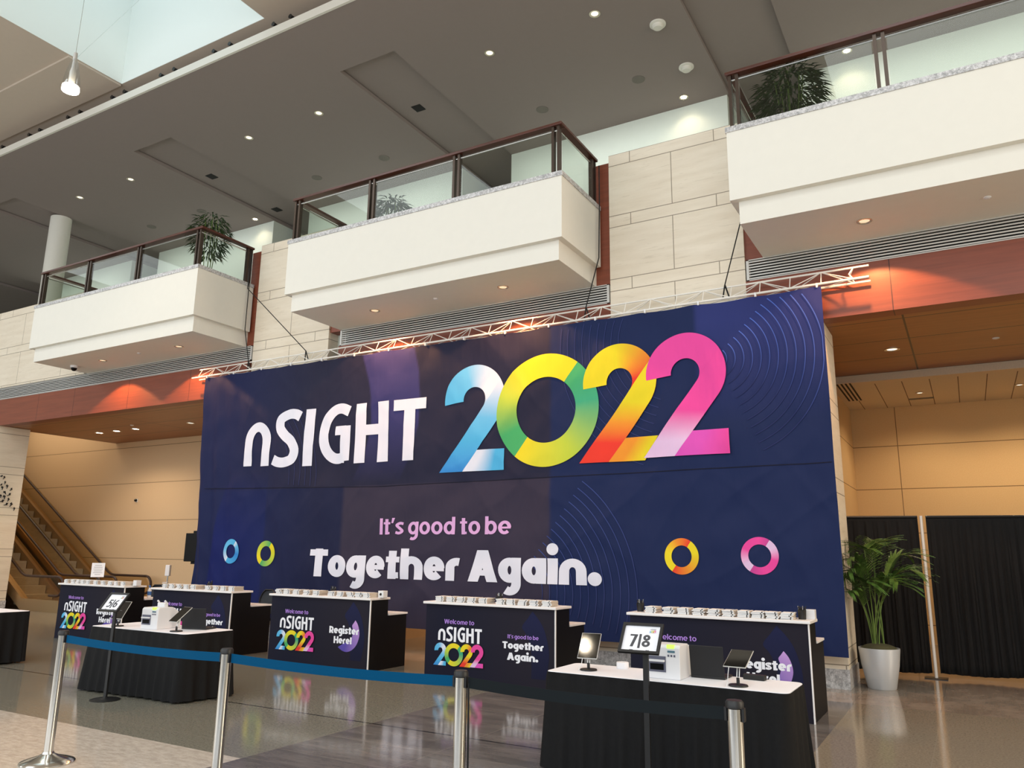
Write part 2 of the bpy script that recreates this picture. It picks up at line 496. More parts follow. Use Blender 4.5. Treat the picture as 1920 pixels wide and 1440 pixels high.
# air grilles: frame, dark back, slats
def grille(x0, x1, label):
    t = thing('air_grille', label, 'air grille', ((x0 + x1) / 2, YW, 5.83), 0, 'air grilles above the wood fascia')
    L = (x1 - x0) / 2
    b = MB(); b.box(-L, .16, 0, L, .2, .34); b.build('back_plate', 'dark_void', t)
    b = MB(); b.box(-L, -.01, 0, L, .1, .014); b.box(-L, -.01, .326, L, .1, .34); b.box(-L, -.01, 0, -L + .04, .1, .34); b.box(L - .04, -.01, 0, L, .1, .34)
    b.build('frame', 'aluminium', t)
    b = MB()
    for i in range(7):
        z = .026 + i * .0442
        b.box(-L + .04, .0, z, L - .04, .012, z + .021)
    b.build('slats', 'aluminium', t)


grille(-46, -13.44, 'long aluminium air grille under the left balcony, above the left wood fascia')
grille(-10.84, -4.86, 'aluminium air grille under the middle balcony, just above the banner truss')
grille(-2.58, 6, 'aluminium air grille under the right balcony, above the orange-lit wood fascia')


# ------------------------------------------------------------------ balconies
def balcony(x0, x1, label, posts):
    t = thing('balcony', label, 'balcony', ((x0 + x1) / 2, YW, ZS), 0, 'white balconies on the upper wall')
    org = t.location
    yf = 10.1; zb, zt = 6.5, 7.53
    b = MB(); b.box(x0, yf, zb, x1, yf + .14, zt); b.box(x0, yf + .14, zb, x0 + .14, YW - .002, zt); b.box(x1 - .14, yf + .14, zb, x1, YW - .002, zt)
    b.build('fascia', 'white_plaster', t, org=org)
    b = MB(); b.box(x0 + .1, yf + .1, ZS, x1 - .1, YW + .4, 6.9); b.build('soffit', 'white_plaster', t, org=org)
    b = MB(); b.box(x0 - .015, yf - .015, zt, x1 + .015, yf + .2, zt + .08); b.box(x0 - .015, yf + .2, zt, x0 + .2, YW - .002, zt + .08); b.box(x1 - .2, yf + .2, zt, x1 + .015, YW - .002, zt + .08)
    b.build('coping', 'granite', t, org=org)
    zr = 8.44; yr = yf + .07
    b = MB(); b.box(x0 + .01, yr - .06, zr, x1 - .01, yr + .07, zr + .05); b.box(x0 + .01, yr + .07, zr, x0 + .14, YW - .05, zr + .05); b.box(x1 - .14, yr + .07, zr, x1 - .01, YW - .05, zr + .05)
    b.build('handrail', 'handrail_wood', t, org=org, bevel=.008)
    b = MB(); zz = zr - .07
    b.tube([(x0 + .08, YW - .1, zz), (x0 + .08, yr, zz), (x1 - .08, yr, zz), (x1 - .08, YW - .1, zz)], .016, 6)
    b.build('glass_channel', 'steel', t, org=org)

    def post(px, py, along):
        b = MB(); d = .05
        for s in (-1, 1):
            if along: b.box(px + s * d - .022, py - .03, zt + .08, px + s * d + .022, py + .05, zr)
            else: b.box(px - .04, py + s * d - .02, zt + .08, px + .04, py + s * d + .02, zr)
        b.build('post', 'dark_bronze', t, org=org)
        b = MB()
    for px in posts: post(px, yr, True)
    post(x0 + .08, YW - .14, False); post(x1 - .08, YW - .14, False)
    for i in range(len(posts) - 1):
        b = MB(); b.box(posts[i] + .09, yr - .006, zt + .08, posts[i + 1] - .09, yr + .006, zz); b.build('glass_panel', 'rail_glass', t, org=org)
    for px in (x0 + .08, x1 - .08):
        b = MB(); b.box(px - .006, yr + .12, zt + .08, px + .006, YW - .22, zz); b.build('glass_panel', 'rail_glass', t, org=org)
    return t


b2 = (-10.94, -5.01); b1 = (-19.68, -13.57); b3 = (-2.42, 3.5)
balcony(*b1, 'left white balcony with glass rail and palm at its right corner', [-19.55, -17.65, -15.75, -13.72])
balcony(*b2, 'middle white balcony with glass rail, above the centre of the banner', [-10.82, -8.94, -7.06, -5.14])
balcony(*b3, 'right white balcony with glass rail, cut off by the picture edge', [-2.3, -.4, 1.5, 3.38])


# ------------------------------------------------------------------ lamps and fittings in ceilings
def downlight(x, y, z, r, lens, label, group, watt=0, col=(1, .7, .4), cone=2.1, blend=.35, trim='lamp_reflector', aim=0):
    t = thing('recessed_downlight', label, 'downlight', (x, y, z), 0, group)
    b = MB(); b.lathe([(r, 0), (r, -.012), (r * .8, -.014), (r * .66, -.002)], 0, 0, 24); b.build('trim_ring', trim, t, smooth=True)
    b = MB(); b.lathe([(.0, -.004), (r * .66, -.004)], 0, 0, 24); b.build('lens', lens, t)
    if watt: spot('downlight_beam', (x, y, z - .03), watt, col, cone, blend, rot=(aim, 0, 0), rad=r * .5)
    return t


for bx, nm in ((b1, 'left'), (b2, 'middle'), (b3, 'right')):
    for k, dx in enumerate((1.86, 4.68 if bx is b1 else 4.42)):
        if bx is not b1 and k == 0: dx = 1.6
        if bx is b3 and k == 1: continue
        downlight(bx[0] + dx, 10.88, ZS, .1, 'lamp_amber', 'warm downlight in the %s balcony underside%s' % (nm, '' if bx is b3 else (', its left one' if k == 0 else ', its right one')),
                  'downlights under the balconies', 240, (1, .46, .18), 2.1, .12)
    b = MB(); b.lathe([(.045, 0), (.045, -.008), (.02, -.02)], 0, 0, 16)
    o = b.build('sprinkler_cap', 'white_plastic'); o.location = (bx[0] + 3.03 if bx is not b1 else -16.38, 10.85, ZS)
    tag(o, 'small round sprinkler cap in the underside of the %s balcony' % nm, 'sprinkler', 'sprinkler caps under the balconies')
t = thing('security_camera', 'small dome camera under the left end of the left balcony', 'camera', (-19.02, 10.9, ZS))
b = MB(); b.lathe([(.09, 0), (.09, -.05), (.075, -.06)], 0, 0, 20); b.build('housing', 'white_plastic', t, smooth=True)
b = MB(); b.lathe([(.07, -.06), (.062, -.1), (.035, -.13), (.0, -.138)], 0, 0, 20); b.build('dome', 'dark_screen', t, smooth=True)

for i, x in enumerate((-22.26, -21.42, -20.53)):
    downlight(x, 13.78, ZF + .012, .135, 'lamp_warm', 'lit downlight in the wood ceiling above the escalators, %s from the left' % ORD[i], 'lit downlights above the escalators', 75, (1, .82, .6), 2.4, .6)
downlight(-18.14, 13.78, ZF + .012, .12, 'lamp_soft', 'dim downlight in the wood ceiling beside the left edge of the banner', 'dim downlights in the wood ceiling', 30, (1, .82, .6), 2.4, .6)
downlight(-.81, 13.93, ZF + .012, .12, 'lamp_soft', 'dim downlight in the wood ceiling right of the banner', 'dim downlights in the wood ceiling')
downlight(-.58, 17.23, 4.95, .08, 'lamp_soft', 'small downlight in the pale tile ceiling over the black drape', 'tile ceiling lights', 105, (1, .77, .51), 2.6, .7)
for x in (1.1, 2.9):
    downlight(x, 17.23, 4.95, .08, 'lamp_soft', 'small downlight in the pale tile ceiling at the right, %s of two' % ('nearer' if x < 2 else 'farther'), 'tile ceiling lights', 125, (1, .77, .51), 2.6, .7)
for x in (-8.2, -6.6):
    spot('middle_bay_beam', (x, 16.6, 4.9), 260, (1, .76, .5), 2.6, .7)
b = MB(); b.lathe([(.05, 0), (.05, -.01), (.02, -.02)], 0, 0, 16); o = b.build('sprinkler_cap', 'white_plastic'); o.location = (.66, 13.92, ZF + .012)
tag(o, 'round sprinkler cap in the wood ceiling right of the banner', 'sprinkler')
b = MB(); b.lathe([(.05, 0), (.05, -.01), (.02, -.02)], 0, 0, 16); o = b.build('sprinkler_cap', 'white_plastic'); o.location = (-20.0, 13.3, ZF + .012)
tag(o, 'round sprinkler cap in the wood ceiling above the escalators', 'sprinkler')
# air slots of the tile ceiling
t = thing('slot_diffuser', 'black four slot air diffuser in the tile ceiling beside the banner', 'air vent', (-1.8, 16.6, 4.95))
b = MB(); b.box(-.17, -.95, -.006, .17, .95, 0); b.build('frame', 'ceiling_tile', t)
for k in range(4):
    b = MB(); b.box(-.13 + k * .075, -.92, -.009, -.095 + k * .075, .92, -.005); b.build('slot', 'outlet_black', t)
b = MB(); b.box(-.23, -.07, -.008, .23, .07, 0); o = b.build('air_vent', 'speaker_grey'); o.location = (-.58, 17.87, 4.95)
tag(o, 'grey rectangular air vent in the tile ceiling next to the small downlight', 'air vent')

S = (ZC - CAMH) / 10.32
for i, (x, y) in enumerate([(-22.15, 12.17), (-19.73, 12.18), (-14.95, 12.21), (-12.57, 12.23), (-7.77, 12.26), (-5.34, 12.22)]):
    downlight(x * S, y * S, ZC, .13, 'lamp_soft', 'recessed downlight in the grey main ceiling, %s from the left in the front row' % ORD[i], 'downlights of the main ceiling', 25, (1, .85, .7), 1.6, .5)
for i, (x, y) in enumerate([(-22.16, 14.59), (-19.71, 14.58), (-14.96, 14.66), (-12.57, 14.69), (-7.79, 14.68), (-5.37, 14.65)]):
    b = MB(); b.lathe([(.17, 0), (.17, -.012), (.15, -.016), (.0, -.016)], 0, 0, 24); o = b.build('ceiling_speaker', 'speaker_grey'); o.location = (x * S, y * S, ZC)
    tag(o, 'round grey ceiling speaker in the main ceiling, %s from the left' % ORD[i], 'speaker', 'speakers of the main ceiling')
for i, (x, y) in enumerate([(-17.24, 12.96), (-17.25, 15.36), (-10.16, 12.99)]):
    b = MB(); b.box(-.15, -.15, -.012, .15, .15, 0); o = b.build('ceiling_outlet', 'outlet_black'); o.location = (x * 1.187 * 1.027, y * 1.187 * 1.027, ZC + .12)
    tag(o, ['square black outlet at the near end of the left ceiling recess', 'square black outlet deeper in the left ceiling recess, near the middle balcony', 'square black outlet in the ceiling recess above the middle balcony'][i], 'ceiling outlet', 'black ceiling outlets')
for i, (x, y) in enumerate([(-5.19, 15.55), (-5.11, 17.47)]):
    t = thing('smoke_detector', 'cream smoke detector on the main ceiling, the %s of two above the right pier' % ('nearer' if i == 0 else 'farther'), 'smoke detector', (x, y, ZC), 0, 'smoke detectors')
    b = MB(); b.lathe([(.19, 0), (.19, -.03), (.17, -.04)], 0, 0, 24); b.build('base', 'white_plaster', t, smooth=True)
    b = MB(); b.lathe([(.13, -.04), (.13, -.09), (.1, -.12), (0, -.125)], 0, 0, 24); b.build('cap', 'white_plaster', t, smooth=True)
for i, (x, g) in enumerate(((-22.18, 'left balcony'), (-5.59, 'right stone pier'), (-1.46, 'right balcony glass'))):
    downlight(x, 18.75, ZC, .12, 'lamp_warm', 'glowing downlight at the top of the white upper wall, seen by the %s' % g, 'downlights of the upper wall', 25, (1, .8, .55), 2.2, .6)

# spotlights in pairs standing in the cove behind the ceiling lip
proto = None
for i, x in enumerate([-25.58, -24.06, -23.48, -22.01, -21.41, -19.86, -19.3, -17.72, -17.17, -15.61, -15.01, -13.46, -12.89, -11.37]):
    lab = 'small black spotlight on the white ceiling lip, %s from the left' % ORD[i]
    if proto is None:
        proto = thing('cove_spotlight', lab, 'spotlight', (x, 11.55, ZC + .2), 0, 'spotlights on the ceiling lip')
        b = MB(); b.tube([(0, .05, .1), (.0, -.16, .085)], .048, 12); b.tube([(0, -.16, .085), (0, -.165, .085)], .058, 12); b.build('lamp_head', 'black_metal', proto, smooth=True)
        b = MB(); b.box(-.012, -.012, 0, .012, .012, .1); b.build('bracket', 'black_metal', proto)
    else:
        dup(proto, (x, 11.55, ZC + .2), 0, lab)

# pendant lamp under the skylight
PL = Vector((-14.33, 7.4, 10.39)); PT = 11.22
t = thing('pendant_lamp', 'lit pendant lamp with a clear cone shade hanging below the skylight', 'pendant lamp', PL)
b = MB(); b.lathe([(.165, .02), (.16, .12), (.135, .32), (.095, .52), (.055, .66), (.04, .7)], 0, 0, 28); b.build('cone_shade', 'lamp_glass', t, smooth=True)
b = MB(); b.lathe([(.0, .0), (.15, .0), (.155, .03), (.15, .1)], 0, 0, 28); b.build('bulb', 'lamp_pendant', t, smooth=True)
b = MB(); b.lathe([(.06, .16), (.06, .4), (.04, .5), (.03, .68)], 0, 0, 20); b.build('lamp_holder', 'aluminium', t, smooth=True)
b = MB(); b.lathe([(.038, .66), (.038, .83), (.03, .84)], 0, 0, 20); b.build('top_cap', 'aluminium', t, smooth=True)
b = MB(); b.tube([(0, 0, .83), (-.02, .05, 7.5)], .004, 5); b.tube([(.02, .0, .7), (-18.97 - PL.x, 11.29 - PL.y, 16.96 - PL.z)], .004, 5); b.build('hanging_cable', 'steel', t)
p2 = dup(t, (-5.3, 3.1, 10.39), 0, 'added unseen pendant lamp above the near floor, mirrored in the left tablet of the right table')  # out of view, added for the glint on the tablet
spot('pendant_beam', Vector((-5.3, 3.1, 10.36)), 60, (1, .85, .65), 1.9, .6)  # beam of the added pendant
spot('pendant_beam', PL - Vector((0, 0, .03)), 120, (1, .85, .65), 1.9, .6)

# ------------------------------------------------------------------ printed lettering toolkit
def arc(cx, cy, rx, ry, a0, a1, n=20):
    return [(cx + rx * math.cos(math.radians(a0 + (a1 - a0) * i / n)), cy + ry * math.sin(math.radians(a0 + (a1 - a0) * i / n))) for i in range(n + 1)]


def spline(P, n=8):
    out = []
    Q = [P[0]] + list(P) + [P[-1]]
    for i in range(1, len(Q) - 2):
        p0, p1, p2, p3 = Q[i - 1], Q[i], Q[i + 1], Q[i + 2]
        for k in range(n):
            t = k / n
            out.append(tuple(.5 * (2 * p1[j] + (-p0[j] + p2[j]) * t + (2 * p0[j] - 5 * p1[j] + 4 * p2[j] - p3[j]) * t * t + (-p0[j] + 3 * p1[j] - 3 * p2[j] + p3[j]) * t ** 3) for j in (0, 1)))
    out.append(P[-1]); return out


def dens(P, step):
    out = [P[0]]
    for a, b_ in zip(P, P[1:]):
        L = math.hypot(b_[0] - a[0], b_[1] - a[1]); k = max(1, int(L / step))
        for i in range(1, k + 1): out.append((a[0] + (b_[0] - a[0]) * i / k, a[1] + (b_[1] - a[1]) * i / k))
    return out


class Ink:
    """flat print: quads in (u,v) with a colour per vertex and a layer number"""
    def __init__(s): s.v = []; s.f = []; s.c = []; s.z = []; s.k = 0

    def grid(s, rows, colf, layer=0):
        o = len(s.v); w_ = len(rows[0]); layer += .13 * (s.k % 5); s.k += 1
        for i, r in enumerate(rows):
            for j, p in enumerate(r):
                s.v.append(p); s.c.append(colf(p, i / max(1, len(rows) - 1)) if callable(colf) else colf); s.z.append(layer)
        for i in range(len(rows) - 1):
            for j in range(w_ - 1):
                a = o + i * w_ + j; s.f.append((a, a + 1, a + w_ + 1, a + w_))

    def stroke(s, P, wd, col, layer=0, step=.12, closed=False, across=2, wy=None):
        P = dens(P, step) if step else P
        n_ = len(P); rows = []
        for i, p in enumerate(P):
            if closed:
                a = P[(i - 1) % (n_ - 1)]; c_ = P[(i + 1) % (n_ - 1)] if i < n_ - 1 else P[1]
                if i == 0: a = P[n_ - 2]
            else:
                a = P[max(0, i - 1)]; c_ = P[min(n_ - 1, i + 1)]
            d1 = Vector((p[0] - a[0], p[1] - a[1])); d2 = Vector((c_[0] - p[0], c_[1] - p[1]))
            if d1.length < 1e-9: d1 = d2
            if d2.length < 1e-9: d2 = d1
            d1.normalize(); d2.normalize(); t_ = (d1 + d2)
            if t_.length < 1e-6: t_ = d1
            t_.normalize(); nn = Vector((-t_.y, t_.x)); k = 1 / max(.5, nn.dot(Vector((-d1.y, d1.x))))
            ww = wd if wy is None else math.hypot(wd * nn.x, wy * nn.y)
            rows.append([(p[0] + nn.x * ww * k * (q / across - .5), p[1] + nn.y * ww * k * (q / across - .5)) for q in range(across + 1)])
        s.grid(rows, col, layer)

    def poly4(s, a, b_, c_, d, col, layer=0, n=9, m=4):
        rows = []
        for i in range(n + 1):
            t_ = i / n
            l_ = (a[0] + (d[0] - a[0]) * t_, a[1] + (d[1] - a[1]) * t_); r_ = (b_[0] + (c_[0] - b_[0]) * t_, b_[1] + (c_[1] - b_[1]) * t_)
            rows.append([(l_[0] + (r_[0] - l_[0]) * j / m, l_[1] + (r_[1] - l_[1]) * j / m) for j in range(m + 1)])
        s.grid(rows, col, layer)

    def disc(s, cx, cy, r, col, layer=0):
        rows = []
        for i in range(4):
            rows.append([(cx + r * (i / 3) * math.cos(2 * PI * k / 24), cy + r * (i / 3) * math.sin(2 * PI * k / 24)) for k in range(25)])
        s.grid(rows, col, layer)

    def place(s, other, ox, oy, sx, sy=None, layer=0):
        sy = sx if sy is None else sy; o = len(s.v)
        s.v += [(ox + p[0] * sx, oy + p[1] * sy) for p in other.v]; s.c += other.c; s.z += [z + layer for z in other.z]
        s.f += [tuple(i + o for i in f) for f in other.f]

    def box(s): xs = [p[0] for p in s.v]; ys = [p[1] for p in s.v]; return min(xs), min(ys), max(xs), max(ys)

    def mesh(s, f3):           # f3(u, v, layer) -> point
        b = MB(); b.v = [f3(p[0], p[1], z) for p, z in zip(s.v, s.z)]; b.f = s.f; b.mi = [0] * len(s.f); b.c = s.c
        # make every face look the same way as the print (towards -y)
        ff = []
        for f in b.f:
            a, c_, d = Vector(b.v[f[0]]), Vector(b.v[f[1]]), Vector(b.v[f[2]])
            nrm = (c_ - a).cross(d - a)
            if nrm.length < 1e-14: nrm = (d - a).cross(Vector(b.v[f[3]]) - a)
            ff.append(f if nrm.y <= 0 else tuple(reversed(f)))
        b.f = ff; return b


def glyph(ch, t, col, g=None):
    """one letter, cap height 1; returns (Ink, width)"""
    g = Ink(); m = t / 2; xh = .775; q_ = .8; ty = t * q_; W = xh * (.94 + .12 * t); r = (W - t) / 2; ry = (xh - ty) / 2; cx = r + m; top = 1.03

    def S(P, w_=t, wy=None, closed=False): g.stroke(P, w_, col, 0, .11, closed=closed, wy=wy or w_ * q_, across=4)
    ring = lambda: S(arc(cx, xh / 2, r, ry, 0, 360, 28), closed=True)
    if ch in 'oO': ring()
    elif ch == 'a': ring(); S([(W - m, 0), (W - m, xh)])
    elif ch == 'd': ring(); S([(W - m, 0), (W - m, top)])
    elif ch == 'b': ring(); S([(m, 0), (m, top)])
    elif ch == 'g': ring(); S([(W - m, xh)] + [(W - m, .0)] + arc(cx, -.01, r, .25, 0, -125, 14)[1:])
    elif ch == 'c': S(arc(cx, xh / 2, r, ry, 48, 312, 22)); W *= .9
    elif ch == 'e': S(arc(cx, xh / 2, r, ry, 0, 318, 26)); S([(m * .8, xh / 2 - .01), (W - .02, xh / 2 - .01)], t * .62)
    elif ch == 's':
        w_ = .5 + .35 * t; h = xh; q = ty * .5
        S(spline([(w_ - .03, h - q - .04), (w_ * .55, h - q), (m * .9, h * .74 - .01), (w_ * .5, h * .5), (w_ - m * .9, h * .27), (w_ * .45, q), (.02, q + .05)]), t * .9, ty * .95); W = w_
    elif ch in 'nh':
        ra = .245 + .05 * t; S([(m, 0), (m, xh - ty / 2 - ra)] + arc(m + ra, xh - ty / 2 - ra, ra, ra, 180, 0, 14)[1:] + [(m + 2 * ra, 0)])
        W = 2 * ra + t
        if ch == 'h': S([(m, 0), (m, top)])
    elif ch == 'm':
        ra = .2 + .05 * t
        for k in (0, 1): S([(m + 2 * ra * k, 0), (m + 2 * ra * k, xh - m - ra)] + arc(m + ra + 2 * ra * k, xh - m - ra, ra, ra, 180, 0, 14)[1:] + [(m + 2 * ra * (k + 1), 0)])
        W = 4 * ra + t
    elif ch == 'r': S([(m, 0), (m, xh - m - .2)] + arc(m + .24, xh - m - .2, .24, .2, 180, 70, 10)[1:]); W = m + .24 + .12
    elif ch == 't':
        x = m + .11; S([(x, .0), (x, .95)]); S([(0, xh - t * .38), (x + m + .13, xh - t * .38)], t * .76); S([(x, t * .4), (x + m + .1, t * .4)], t * .8); W = x + m + .13
    elif ch == 'l': S([(m, 0), (m, top)]); W = t
    elif ch == 'i': S([(m, 0), (m, xh)]); g.disc(m, xh + .10 + t * .56, t * .58, col); W = t
    elif ch == 'I': S([(m, 0), (m, 1)]); W = t
    elif ch == 'T': W = .62 + .45 * t; S([(0, 1 - t * .45), (W, 1 - t * .45)], t * .9); S([(W / 2, 0), (W / 2, 1)])
    elif ch == 'A':
        W = .72 + t * .9
        g.poly4((0, 0), (t * 1.12, 0), (W / 2 + t * .6, 1), (W / 2 - t * .6, 1), col); g.poly4((W - t * 1.12, 0), (W, 0), (W / 2 + t * .6, 1), (W / 2 - t * .6, 1), col)
        S([(W * .25, .19 + t * .3), (W * .75, .19 + t * .3)], t * .7)
    elif ch == 'W':
        W = 1.05 + t * 1.2; q = W / 4; k = t * .55
        for a, b_, y0, y1 in ((k, q + .01, 1, 0), (q + .01, 2 * q, 0, 1), (2 * q, 3 * q - .01, 1, 0), (3 * q - .01, W - k, 0, 1)):
            g.poly4((a - k, y0), (a + k, y0), (b_ + k, y1), (b_ - k, y1), col)
    elif ch == 'H': W = .5 + t * 1.3; S([(m, 0), (m, 1)]); S([(W - m, 0), (W - m, 1)]); S([(m, .5), (W - m, .5)], t * .9)
    elif ch == 'R':
        rb = .29; S([(m, 0), (m, 1)]); yb = 1 - t * .45
        S([(m, yb)] + [(.36, yb)] + arc(.36, yb - rb + .02, rb - .02, rb - .02, 90, -90, 14)[1:] + [(m, yb - 2 * rb + .04)], t * .92)
        W = .34 + rb + m; g.poly4((W - t * 1.05, 0), (W + .03, 0), (.38 + t * .55, .46), (.38 - t * .55, .46), col)
    elif ch == '!': S([(m, .34), (m, 1)]); g.disc(m, t * .58, t * .6, col); W = t
    elif ch == '.': g.disc(t * .62, t * .6, t * .64, col); W = t * 1.25
    elif ch == "'": g.poly4((.0, .7), (t * .55, .7), (t * 1.15, 1.02), (t * .25, 1.02), col); W = t
    elif ch == '7': W = .58; S([(0, 1 - t * .42), (W - .02, 1 - t * .42)], t * .84); g.poly4((.1, 0), (.1 + t * 1.1, 0), (W, 1 - t * .3), (W - t * 1.15, 1 - t * .3), col)
    elif ch == '8': W = .62; S(arc(.31, .27, .31 - m, .27 - m, 0, 360, 24), closed=True); S(arc(.31, .75, .27 - m, .25 - m, 0, 360, 24), closed=True)
    elif ch == '5':
        W = .6; S([(.56, 1 - t * .42), (.1, 1 - t * .42)], t * .84); S([(.1 + m * .6, 1), (.08 + m * .6, .5)], t); S(spline([(.1, .52), (.3, .62), (.52, .47), (.5, .2), (.28, m), (.02, .12)]))
    elif ch == '6': W = .62; S(arc(.31, .31, .31 - m, .31 - m, 0, 360, 24), closed=True); S(spline([(m, .31), (.12, .62), (.28, .84), (.46, 1 - m * .6)]))
    elif ch == '|': W = t * .9; S([(m * .9, -.1), (m * .9, 1.02)], t * .9)
    elif ch == ' ': W = .24
    return g, W


def text(s, t, col, gap=.07):
    out = Ink(); x = 0
    for ch in s:
        g, W = glyph(ch, t, col); out.place(g, x, 0, 1); x += W + (gap if ch != ' ' else 0)
    return out


def fit(dst, src, x0, x1, y0, cap, layer=1):        # stretch a line of text to a measured width and cap height
    b_ = src.box(); sx = (x1 - x0) / (b_[2] - b_[0]); dst.place(src, x0 - b_[0] * sx, y0, sx, cap, layer)


def lerp(a, b_, t): t = max(0, min(1, t)); return tuple(a[i] + (b_[i] - a[i]) * t for i in range(4))


def stops(L):
    def f(t):
        for (a, ca), (b_, cb) in zip(L, L[1:]):
            if t <= b_: return lerp(ca, cb, (t - a) / (b_ - a))
        return L[-1][1]
    return f


# the two-tone numerals: bowl, slanting stroke, foot
TH = math.radians(51.9); DX, DY = math.cos(TH), math.sin(TH); NX, NY = DY, -DX
RO, RI, BC = .627, .225, (.70, 1.27)


def numeral_two(bowl, diag, foot, layer, cut=1.328):
    g = Ink(); a0 = 186; a1 = math.degrees(math.atan2(NY, NX))          # from the left end over the top to the tangent
    rows = []; n_ = 60
    for i in range(n_ + 1):
        a = math.radians(a0 + (a1 - a0) * i / n_)
        rows.append([(BC[0] + (RO + (RI - RO) * k / 9) * math.cos(a), BC[1] + (RO + (RI - RO) * k / 9) * math.sin(a)) for k in range(10)])
    g.grid(rows, lambda p, t: bowl(t), layer)
    # slanting stroke: left edge prolonged to the outer circle
    Lb = (0, 0); it = (BC[0] + RI * NX, BC[1] + RI * NY); e = math.sqrt(RO * RO - RI * RI); Lt = (it[0] + DX * e, it[1] + DY * e)
    ot = (BC[0] + RO * NX, BC[1] + RO * NY); h = .367
    sb = ot[1] / DY; Rb = (ot[0] - DX * sb, 0)
    ae = math.atan2(Lt[1] - BC[1], Lt[0] - BC[0]); a_s = math.radians(a1)
    right = dens([Rb, ot], .045) + [(BC[0] + RO * math.cos(a_s + (ae - a_s) * k / 8), BC[1] + RO * math.sin(a_s + (ae - a_s) * k / 8)) for k in range(1, 9)]
    acc = [0]
    for p, q in zip(right, right[1:]): acc.append(acc[-1] + math.hypot(q[0] - p[0], q[1] - p[1]))
    rows = []
    for p, s_ in zip(right, acc):
        t = s_ / acc[-1]; l_ = (Lb[0] + (Lt[0] - Lb[0]) * t, Lb[1] + (Lt[1] - Lb[1]) * t)
        rows.append([(l_[0] + (p[0] - l_[0]) * k / 10, l_[1] + (p[1] - l_[1]) * k / 10) for k in range(11)])
    g.grid(rows, lambda p, t: diag(t), layer + 1.8)
    top = (Rb[0] + DX * h / DY, h); xr = 1.328; rows = []
    for i in range(15):
        t = i / 14; rows.append([(Rb[0] + (cut - Rb[0]) * t, 0), (top[0] + (xr - top[0]) * t, h)])
    rows = [[(a[0] + (b_[0] - a[0]) * k / 8, a[1] + (b_[1] - a[1]) * k / 8) for k in range(9)] for a, b_ in rows]
    g.grid(rows, lambda p, t: foot(t), layer + 1.8)
    return g


def ring_mark(R, r, ca, cb, cut, layer=0, n_=56):    # ring split by a slanting cut; two colour runs
    g = Ink()
    for st, f in ((cut, ca), (cut + 180, cb)):
        rows = []
        for i in range(n_ + 1):
            a = math.radians(st + 180 * i / n_); rows.append([(R * math.cos(a) + (r - R) * math.cos(a) * k / 8, R * math.sin(a) + (r - R) * math.sin(a) * k / 8) for k in range(9)])
        g.grid(rows, lambda p, t, f=f: f(t), layer)
    return g


BLUE, SKY, PALEB, DEEPB = rgb(82, 178, 226), rgb(108, 190, 234), rgb(226, 230, 244), rgb(58, 138, 212)
YEL, YG, GRN, TEAL = rgb(236, 216, 44), rgb(190, 208, 70), rgb(74, 172, 106), rgb(66, 168, 128)
ORG, RED, PNK, LAV, MAG = rgb(238, 150, 50), rgb(232, 62, 48), rgb(234, 76, 160), rgb(230, 196, 232), rgb(222, 86, 188)


def year():           # 2022 in metres of the banner, origin at the first foot
    g = Ink()
    g.place(numeral_two(stops([(0, BLUE), (.35, SKY), (.62, PALEB), (.8, PALEB), (1, SKY)]), stops([(0, DEEPB), (.45, BLUE), (.75, SKY), (1, PALEB)]), stops([(0, PALEB), (.25, PALEB), (.7, BLUE), (1, BLUE)]), 0), 0, 0, 1, layer=1)
    g.place(ring_mark(.957, .557, stops([(0, YEL), (.35, YEL), (.6, YG), (.85, GRN), (1, GRN)]), stops([(0, YEL), (.4, YG), (.75, TEAL), (1, GRN)]), 52), 2.128, .969, 1, layer=3.6)
    g.place(numeral_two(stops([(0, YEL), (.4, YEL), (.62, ORG), (.8, RED), (1, RED)]), stops([(0, RED), (.25, RED), (.5, ORG), (.75, YEL), (1, YEL)]), stops([(0, ORG), (.35, ORG), (.9, YEL), (1, YEL)]), 0, 1.10), 2.746, .04, 1, layer=5)
    g.place(numeral_two(stops([(0, PNK), (1, PNK)]), stops([(0, LAV), (.2, LAV), (.55, PNK), (1, PNK)]), stops([(0, MAG), (.4, MAG), (1, PNK)]), 0), 3.83, .075, 1, layer=8)
    return g


def brand_word(col):     # lower case arch n followed by condensed capitals, metres of the banner, origin at n's foot
    g = Ink(); S = lambda P, w_, wy=None: g.stroke(P, w_, col, 0, .055, wy=wy, across=6)
    S([(.125, .02), (.128, .5)] + arc(.405, .52, .277, .31, 180, 0, 22) + [(.685, .5), (.685, 0)], .25, .2)
    ox, oy = .91, -.05
    S([(ox + x, oy + y) for x, y in spline([(.685, 1.015), (.56, 1.075), (.38, 1.085), (.16, 1.0), (.135, .82), (.28, .66), (.47, .52), (.585, .34), (.52, .16), (.33, .1), (.15, .115), (.015, .17)], 6)], .235, .2)
    S([(1.86, -.05), (1.875, 1.1)], .256)
    ox = 2.14
    S([(ox + x, oy + y) for x, y in [(.76, 1.02)] + arc(.52, .6, .40, .495, 75, 285, 30) + [(.70, .115)]], .245, .2)
    g.poly4((ox + .57, oy + .05), (ox + .815, oy + .06), (ox + .815, oy + .74), (ox + .57, oy + .74), col)
    S([(ox + .43, oy + .655), (ox + .7, oy + .655)], .18)
    S([(3.21, -.055), (3.2, 1.1)], .255); S([(3.765, -.055), (3.745, 1.095)], .258); S([(3.2, .575), (3.76, .575)], .2)
    S([(4.0, .985), (4.735, .985)], .205); S([(4.37, -.06), (4.37, 1.05)], .252)
    return g


# ------------------------------------------------------------------ the big banner
YB = 11.33
XL, XR, ZT, ZB = -14.54, -1.49, 5.49, .44


